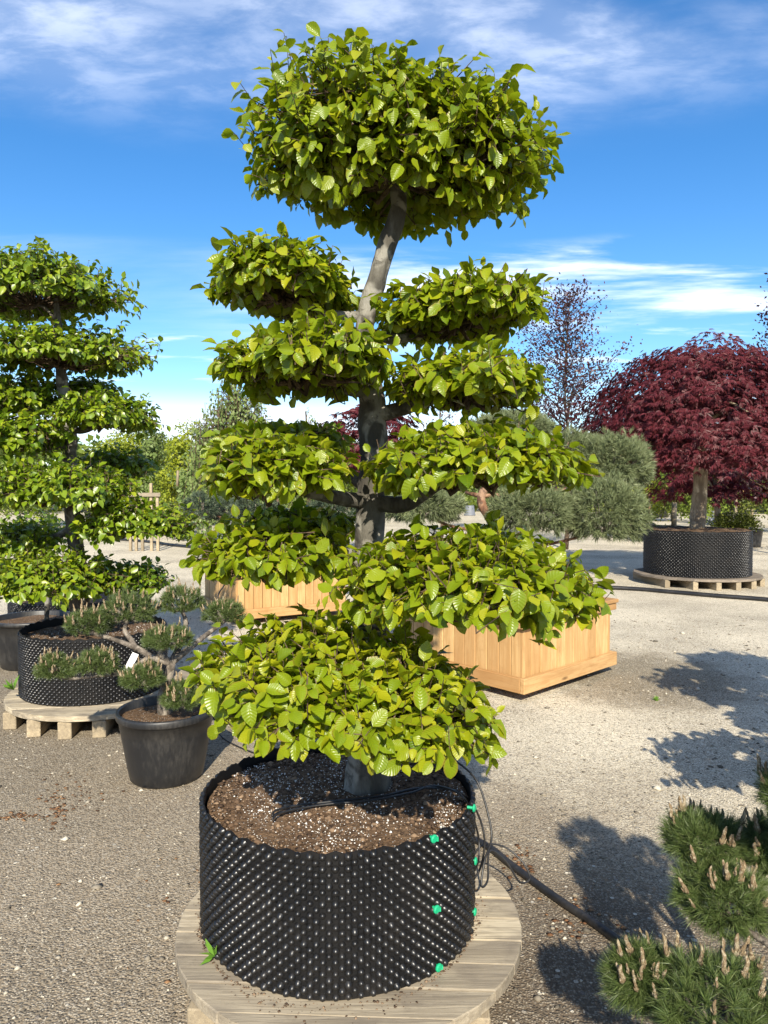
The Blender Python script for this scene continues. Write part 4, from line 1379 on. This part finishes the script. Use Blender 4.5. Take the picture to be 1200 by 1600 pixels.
# --- copper beeches: upright, open and feathery
def feather_tree(label, base, H, w, mat, seed, branches=70, per=30, leaf=.085, group='open copper beeches', name='copper_beech', z_low=.18):
    r = np.random.default_rng(seed)
    root = empty(name, base, label, 'tree', group)
    b = Vector(base)
    mb = MB()
    tp = spline([b, b + Vector((.12, 0, H * .3)), b + Vector((-.06, 0, H * .6)), b + Vector((.05, 0, H * .97))], 16)
    mb.tube(tp, lerp_list([.07, .035, .010], 16), 8, .1)
    pos, ax, nr = [], [], []
    for i in range(branches):
        t = z_low + (1 - z_low) * (i + r.random()) / branches
        st = b + Vector((0, 0, H * t * .96))
        a = r.uniform(0, 6.283)
        ln = w * (1.05 - t) ** .6 * r.uniform(.6, 1.1) + .12
        dv = Vector((math.cos(a), math.sin(a), r.uniform(.5, 1.15))).normalized()
        e = st + dv * ln
        mid_ = st.lerp(e, .5) + Vector((r.normal(0, .08), r.normal(0, .08), -.08 * ln))
        mb.tube([st, mid_, e], [.016, .010, .004], 4, cap=False)
        n = max(6, int(per * ln / w * 1.6))
        f = r.uniform(.15, 1.05, n)[:, None]
        p = np.array(st) * (1 - f) + np.array(e) * f + r.normal(0, .16 * min(1, ln), (n, 3))
        pos.append(p); ax.append(unit(np.array(dv) * .5 + r.normal(0, .7, (n, 3)))); nr.append(r.normal(0, .5, (n, 3)) + np.array([0, -.3, .7]))
    mb.build('trunk', M['twig'], root, True)
    pos, ax, nr = map(np.concatenate, (pos, ax, nr))
    L = leaf * r.uniform(.6, 1.25, len(pos))
    link('crown', quad_leaves('crown', pos, ax, nr, L, L * .62, r), mat, root)
    return root


q = P(885, 765, 19.0); feather_tree('tall open purple beech standing behind the grey-green pine', (q.x, 19.0, 0), 7.0, 3.0, M['copper_leaf'], 71, 120, 92, .088)
q = P(1235, 765, 17.0); feather_tree('open purple beech reaching in at the right-hand edge of the picture', (q.x, 17.0, 0), 6.6, 2.2, M['copper_leaf'], 72, 100, 80, .092)
q = P(690, 765, 24.0); feather_tree('thin far copper sapling between the beech pads', (q.x, 24.0, 0), 6.4, .9, M['copper_leaf'], 73, 50, 14, .10)

# --- weeping birch, hedge trees
def weeping_tree(label, base, H, w, mat, seed, strands=150):
    r = np.random.default_rng(seed)
    root = empty('weeping_birch', base, label, 'tree', 'trees at the back of the yard')
    b = Vector(base)
    mb = MB()
    mb.tube(spline([b, b + Vector((.1, 0, H * .5)), b + Vector((0, 0, H * .93))], 10), lerp_list([.08, .05, .02], 10), 7)
    pos, ax = [], []
    for i in range(strands):
        a = r.uniform(0, 6.283); rr = w * math.sqrt(r.random())
        top = H * (1 - .32 * (rr / w) ** 1.5) * r.uniform(.8, 1.0)
        ln = r.uniform(.25, .62) * H
        p0 = b + Vector((rr * math.cos(a), rr * math.sin(a), top))
        p1 = p0 + Vector((r.normal(0, .12), r.normal(0, .12), -ln))
        st = b + Vector((0, 0, min(top * .9, H * .9)))
        mb.tube([st, st.lerp(p0, .6) + Vector((0, 0, .1)), p0, p0.lerp(p1, .5), p1], [.012, .008, .006, .004, .002], 3, cap=False)
        n = int(26 * ln)
        f = r.random(n)[:, None]
        pos.append(np.array(p0) * (1 - f) + np.array(p1) * f + r.normal(0, .05, (n, 3)))
        ax.append(r.normal(0, .5, (n, 3)) + np.array([0, 0, -.9]))
    mb.build('trunk', M['twig'], root)
    pos, ax = np.concatenate(pos), np.concatenate(ax)
    L = .09 * r.uniform(.6, 1.2, len(pos))
    link('crown', quad_leaves('crown', pos, ax, r.normal(0, .6, pos.shape) + np.array([0, -.5, .4]), L, L * .6, r), mat, root)
    return root


q = P(368, 765, 16.0); weeping_tree('pale weeping birch behind the left lower pads of the front beech', (q.x, 16.0, 0), 4.35, 1.0, M['birch_leaf'], 81, 260)
q = P(478, 765, 21.0); weeping_tree('slender pale weeping tree behind the front beech trunk', (q.x, 21.0, 0), 4.2, .55, M['birch_leaf'], 82, 70)
back = [
    (150, 33, 690, 1.5, 'grass_leaf', 'mid green bushy tree behind the second beech trunk'),
    (205, 29, 655, 1.25, 'lime_leaf', 'yellow-green bushy tree just right of the second beech'),
    (252, 27, 668, 1.0, 'lime_leaf', 'yellow-green bushy tree between the two beeches'),
    (285, 22, 668, .75, 'lime_leaf', 'narrow light green sapling left of the weeping birch'),
    (322, 20, 676, .8, 'birch_leaf', 'light green sapling in front of the weeping birch'),
    (262, 24, 715, .55, 'grass_leaf', 'low light green shrub behind the wooden frame'),
    (175, 27, 672, 1.0, 'lime_leaf', 'light green tree right beside the second beech trunk'),
    (238, 25, 640, .55, 'birch_leaf', 'thin pale sapling rising above the yellow-green trees'),
    (300, 30, 650, 1.4, 'lime_leaf', 'yellow-green tree behind the narrow saplings'),
    (430, 30, 672, 1.5, 'grass_leaf', 'green tree behind the weeping birch'),
    (650, 40, 690, 1.8, 'birch_leaf', 'pale green tree far behind the front beech trunk'),
    (1150, 32, 735, 1.6, 'yew_leaf', 'dark olive bush behind the pots under the red maple'),
    (1050, 36, 740, 1.8, 'yew_leaf', 'dark olive bush far behind the wide low tub'),
    (930, 34, 720, 1.8, 'grass_leaf', 'green bush behind the grey-green pine'),
    (40, 30, 700, 1.6, 'grass_leaf', 'green tree hidden behind the second beech on the left edge'),
    (560, 34, 690, 1.4, 'grass_leaf', 'green tree behind the far red maple'),
    (770, 27, 640, 1.5, 'birch_leaf', 'pale green tree behind the grey-green pine'),
    (845, 30, 668, 1.3, 'lime_leaf', 'yellow-green tree behind the open purple beech'),
    (985, 24, 700, 1.2, 'lime_leaf', 'yellow-green shrub glimpsed through the red maple'),
    (1090, 27, 690, 1.6, 'grass_leaf', 'green tree behind the red maple crown'),
    (1230, 26, 680, 1.6, 'grass_leaf', 'green tree behind the red maple at the right edge'),
]
for i, (px, d, top_py, hw, m_, lab) in enumerate(back):
    g = P(px, 765, d); tz = P(px, top_py, d).z
    leafy_tree(lab, (g.x, d, 0), tz, hw * 1.15, M[m_], 90 + i, 4600, .12, 44, .05, low=.06)

# far belt of trees closing the yard: one mass
rb = np.random.default_rng(131)
pos, nr = [], []
for i in range(300):
    a = rb.uniform(-62, 62)
    d = rb.uniform(52, 80)
    x, y = d * math.sin(math.radians(a)), d * math.cos(math.radians(a))
    h = rb.uniform(3.2, 7.0)
    p, n_ = blob_points(rb, 175, (x, y, h * .5), rb.uniform(1.4, 2.8), 1.6, h * .5, 14, 1.0, .4)
    pos.append(p); nr.append(n_)
pos, nr = np.concatenate(pos), np.concatenate(nr)
pos[:, 2] = np.maximum(pos[:, 2], .1)
L = rb.uniform(.4, .85, len(pos))
o = link('distant_treeline', quad_leaves('distant_treeline', pos, unit(rb.normal(0, 1, pos.shape)), nr, L, L * .8, rb), M['grass_leaf'])
tag(o, 'far belt of green trees closing the yard along the horizon', 'treeline', kind='stuff')

# ------------------------------------------------------------------ pots, frames and things further back
def far_pot(px, py_bottom, w_px, h_px, label, mat='pot', flip=False, soil=True, d=None):
    g = ground(px, py_bottom)
    s_ = g.y / FPX
    Rt = w_px * s_ / 2; H = h_px * s_
    c = (g.x, g.y + Rt)
    if flip:
        root = empty('plant_pot', (c[0], c[1], 0), label, 'plant pot', 'pots at the back of the yard')
        mb = MB()
        mb.lathe([(Rt * .96, .0), (Rt, .01), (Rt, H * .12), (Rt * .95, H * .14), (Rt * .76, H * .98), (Rt * .72, H), (0.0, H)], (c[0], c[1], 0), 28)
        mb.build('body', M[mat], root, True)
        return c, Rt, H
    smooth_pot(label, c, 0.0, Rt, Rt * .82, H, 'pots at the back of the yard', mat, soil, 3, rim=H * .1)
    return c, Rt, H


far_pot(1037, 809, 28, 20, 'big black pot far behind the maple trunk, beside the stake', soil=True)
c1, r1, h1 = far_pot(1051, 841, 56, 18, 'wide low black tub left of the maple trunk')
far_pot(1015, 846, 26, 28, 'black pot under the grey-green pine beside the wide tub')
far_pot(1111, 815, 18, 24, 'grey upturned pot just right of the maple trunk', 'grey_pot', True)
far_pot(1004, 794, 20, 18, 'grey upturned pot behind the grey-green pine', 'grey_pot', True)
far_pot(1140, 812, 26, 22, 'black pot in the shade right of the maple trunk')
c2, r2, h2 = far_pot(1180, 856, 44, 28, 'black pot with a yew shrub right of the wide container')
far_pot(1198, 800, 22, 16, 'grey pot at the far right edge under the maple', 'grey_pot', True)
far_pot(735, 806, 18, 16, 'grey upturned pot glimpsed between the right beech pads', 'grey_pot', True)
far_pot(160, 817, 36, 24, 'black tub right of the second beech trunk, far back')
far_pot(140, 816, 26, 22, 'smaller black tub behind the second beech trunk')
far_pot(70, 824, 26, 16, 'grey tub far back between the second beech pads', 'grey_pot')


def stake(px, py0, py1, d, label, r_=.03, mat='old_wood_y', name='stake'):
    a = P(px, py1, d); b = P(px + 1, py0, d)
    mb = MB(); mb.tube([a, a.lerp(b, .5), b], [r_, r_, r_ * .95], 7, .05)
    tag(mb.build(name, M[mat], None, True), label, 'stake', 'stakes and thin trunks in the yard')


q = ground(1051, 841); stake(1053, 785, 829, q.y + .5, 'pale stake standing in the wide low tub', .09)
q = ground(1014, 846); stake(1014, 770, 822, q.y + .25, 'thin reddish stake in the pot under the grey-green pine', .035, 'red_bark')
stake(1175, 775, 812, 34, 'pale thin stake right of the maple trunk', .06)
stake(277, 735, 760, 17, 'pale stake above the wooden frame', .03)

# low yew shrub
ry_ = np.random.default_rng(141)
root = empty('yew_shrub', (c2[0], c2[1], h2 * .9), 'low spreading olive-green yew in the pot right of the wide container', 'shrub')
rw = 40 * c2[1] / FPX
cy = Vector((c2[0] - r2 * .9, c2[1], h2 + .16))
pos, nr = blob_points(ry_, 3600, cy, rw * .8, rw * .7, .20, 40, .20, .5)
L = ry_.uniform(.06, .12, len(pos))
link('crown', quad_leaves('crown', pos, unit(nr + ry_.normal(0, .6, pos.shape)), ry_.normal(0, 1, pos.shape), L, L * .3, ry_), M['yew_leaf'], root)
mb = MB(); mb.tube([Vector((c2[0], c2[1], h2 * .8)), Vector((c2[0] - .05, c2[1], h2 + .05)), cy], [.03, .03, .015], 6); mb.build('trunk', M['twig'], root)

# timber frame far left, between the trees
fr = empty('timber_frame', (P(222, 790, 18.5).x, 18.5, 0), 'low timber frame with posts beyond the second beech', 'frame')
for (px, t0_) in ((203, 755), (212, 770), (222, 774), (236, 755), (246, 772)):
    a = P(px, t0_, 18.5); m_ = MB(); m_.box((a.x, 18.5, a.z / 2), (.07, .07, a.z), None, .005); m_.build('post', M['old_wood_y'], fr)
for z_px in (773, ):
    a, b = P(200, z_px, 18.4), P(250, z_px, 18.4)
    m_ = MB(); m_.box(((a.x + b.x) / 2, 18.43, a.z), (b.x - a.x, .035, .10), None, .005); m_.build('rail', M['old_wood'], fr)
# timber beam behind the maple
bf = empty('timber_rail', (P(1150, 765, 30).x, 30, 0), 'pale timber rail on posts far behind the red maple', 'rail')
a, b = P(1085, 766, 30), P(1215, 768, 30)
m_ = MB(); m_.box(((a.x + b.x) / 2, 30, a.z), (b.x - a.x, .05, .16), None, .006); m_.build('rail', M['new_wood_x'], bf)
for px in (1090, 1150, 1210):
    a = P(px, 760, 30.08); m_ = MB(); m_.box((a.x, 30.08, a.z / 2), (.10, .10, a.z), None, .006); m_.build('post', M['old_wood_y'], bf)

# --- at the left edge: a smooth pot with a young plant, and another studded container behind it
q = ground(38, 1050)
cL = (q.x - .05, q.y + .27)
smooth_pot('black pot with bark mulch at the left edge behind the second container', cL, 0.0, .36, .27, .44, 'smooth black pots', seed=14)
mb = MB(); mb.tube(spline([Vector((cL[0] + .12, cL[1], .38)), Vector((cL[0] + .13, cL[1], .6)), Vector((cL[0] + .10, cL[1], .95))], 8), .022, 8, .1)
root = empty('young_tree', (cL[0] + .12, cL[1], .38), 'young leafy tree in the mulched pot at the left edge', 'tree')
mb.build('trunk', M['bark'], root, True)
ryt = np.random.default_rng(151)
pos, nr = blob_points(ryt, 900, (cL[0] - .05, cL[1], 1.15), .5, .4, .2, 18, .2, .4)
L = ryt.uniform(.05, .075, len(pos))
link('crown', quad_leaves('crown', pos, unit(ryt.normal(0, .7, pos.shape) + np.array([0, 0, -.5])), nr, L, L * .7, ryt), M['far_beech_leaf'], root)
studded_container('black studded container at the left edge behind the mulched pot', (-3.25, 7.6), .70, .0, .48, .45, 16, perl=0)

# ------------------------------------------------------------------ hoses and drip lines
def hose(label, pts, r_, name='hose', cat='hose', n=60, sides=8, mat='hose', group=None):
    mb = MB(); mb.tube(spline(pts, n), r_, sides)
    return tag(mb.build(name, M[mat], None, True), label, cat, group)


g = lambda px, py, z: ground(px, py, z)
hose('thick black hose running from behind the front container to the near pine',
     [Vector((-.45, 3.15, .016)), Vector((.05, 3.42, .016)), g(742, 1312, .016), g(800, 1352, .016), g(865, 1400, .016), g(925, 1440, .016), g(975, 1475, .016), Vector((1.02, 2.15, .016)), Vector((1.35, 1.75, .016))], .0155, n=70, sides=10)
hose('black irrigation hose lying along the road edge before the red maple', [Vector((.5, 12.3, .03)), g(950, 918, .03), g(1050, 925, .03), g(1120, 931, .03), g(1200, 937, .03), g(1330, 950, .03)], .034, n=50)
hose('thin dark hose across the far pale gravel on the left', [g(150, 840, .03), g(235, 847, .03), g(262, 851, .03), g(310, 856, .03), g(380, 862, .03)], .05, n=30)
# drip tube over the soil and its loops beside the container
sz = SOIL_Z + .012
T_ = lambda px, py, z: ground(px, py, z)
drip = [T_(425, 1275, sz), T_(432, 1266, sz + .008), T_(470, 1258, sz + .004), T_(540, 1250, sz + .004), T_(600, 1243, sz), T_(650, 1232, sz + .004), T_(690, 1232, sz + .01), T_(722, 1240, POT_TOP + .018),
        P(745, 1268, 2.50), P(757, 1310, 2.50), P(752, 1352, 2.48), P(738, 1374, 2.45), P(735, 1350, 2.50), P(752, 1322, 2.55), P(785, 1322, 2.58), P(815, 1345, 2.56), P(828, 1372, 2.52), P(812, 1378, 2.5), P(790, 1345, 2.5), P(765, 1330, 2.48),
        P(762, 1375, 2.40), P(752, 1384, 2.38), P(757, 1345, 2.42), P(768, 1310, 2.48), P(762, 1270, 2.52), P(745, 1220, 2.58), T_(716, 1192, POT_TOP + .018), T_(690, 1178, sz), T_(640, 1175, sz)]
hose('thin black drip tube looping over the right rim of the front container', drip, .0038, 'drip_tube', 'tube', 170, 6)
hose('second thin black drip tube across the front soil', [T_(425, 1281, sz), T_(440, 1270, sz + .006), T_(500, 1258, sz + .003), T_(580, 1250, sz + .004), T_(640, 1239, sz + .003), T_(680, 1228, sz + .01), T_(724, 1246, POT_TOP + .02),
     P(746, 1300, 2.44), P(748, 1340, 2.42), P(742, 1360, 2.44)], .0036, 'drip_tube', 'tube', 80, 6)
hose('thin black tube on the ground between the pine pot and the front container', [g(318, 1105, .25), g(338, 1128, .12), g(345, 1150, .012), g(380, 1170, .008), g(440, 1190, .008)], .0045, 'drip_tube', 'tube', 40, 6)
hose('thin black tube hanging from the far planter box', [P(366, 895, 8.2), P(350, 915, 8.15), P(340, 935, 8.1), g(336, 985, .02)], .008, 'drip_tube', 'tube', 30, 6)

# ------------------------------------------------------------------ small things: weeds, litter
def weed(label, base, out, seed, n=12, L=.06):
    r = np.random.default_rng(seed)
    root = empty('weed', base, label, 'weed')
    mb = MB()
    b = Vector(base)
    pos = np.repeat(np.array([b]), n, 0)
    ax = unit(np.array(out) + r.normal(0, .55, (n, 3)))
    LL = L * r.uniform(.5, 1.1, n)
    link('leaves', quad_leaves('leaves', pos, ax, r.normal(0, .4, (n, 3)) + np.array([0, -.6, .8]), LL, LL * .24, r), M['weed'], root)
    mb.tube([b, b + Vector(out) * L * .3], [.0025, .0015], 5); mb.build('stem', M['weed'], root)


w0 = clip_at(334, 1494); wd = Vector((math.cos(w0[0]), math.sin(w0[0]), .5))
weed('small green weed growing out of the front container wall', Vector((POT_C[0] + (POT_R + .01) * math.cos(w0[0]), POT_C[1] + (POT_R + .01) * math.sin(w0[0]), w0[1])), wd, 161)
weed('small green weed on the left pallet edge', P(22, 1078, 4.85), (-.3, -.3, .8), 162, 12, .10)
weed('tiny green weed in the gravel right of the golden planter box', ground(1024, 1095, .0), (0, -.1, 1), 163, 16, .045)

rl = np.random.default_rng(171)
LPT = []
for (cx, cy_, sx_, sy_, n) in ((22, 1275, 20, 4, 60), (90, 1262, 10, 14, 70), (812, 1350, 18, 14, 40), (905, 1440, 30, 18, 40), (120, 1245, 30, 20, 40), (300, 1420, 60, 60, 30)):
    for i in range(n):
        q = ground(cx + rl.normal(0, sx_), cy_ + rl.normal(0, sy_), .004)
        LPT.append((q.x, q.y, .004))
LPT = np.array(LPT)
tag(scatter_stones('litter', LPT, rl.uniform(.004, .014, len(LPT)), .18, M['litter'], 172), 'dry reddish-brown leaf bits scattered on the gravel', kind='stuff')

# ------------------------------------------------------------------ a further cloud-pruned beech just outside the right edge; it shades the gravel there
RT = (2.62, 2.85)
round_pallet('round_pallet', 'round pallet just outside the right edge of the picture', RT, .62, .150, .3, .12, 5, 25)
studded_container('black studded container just outside the right edge of the picture', RT, .47, .151, .57, .545, 27, perl=0)
right_pads = [dict(c=Vector(c), rx=a, ry=b, zu=z, zd=z * .8) for (c, a, b, z) in (
    ((2.22, 2.72, .98), .50, .42, .13), ((2.95, 2.95, 1.30), .46, .42, .13), ((2.90, 2.98, 1.92), .55, .46, .15), ((3.35, 2.9, 2.45), .40, .40, .16))]
cloud_tree('beech_tree', 'cloud-pruned beech just outside the right edge of the picture', 'tree', (RT[0], RT[1], .5), None, None,
           [.10, .08, .06, .05, .02], right_pads, .085, LEAF_LO, M['far_beech_leaf'], 200, 0, 29,
           world_pts=[Vector((2.62, 2.85, .5)), Vector((2.63, 2.85, .9)), Vector((2.7, 2.87, 1.5)), Vector((2.85, 2.92, 2.0)), Vector((3.3, 2.9, 2.4))])
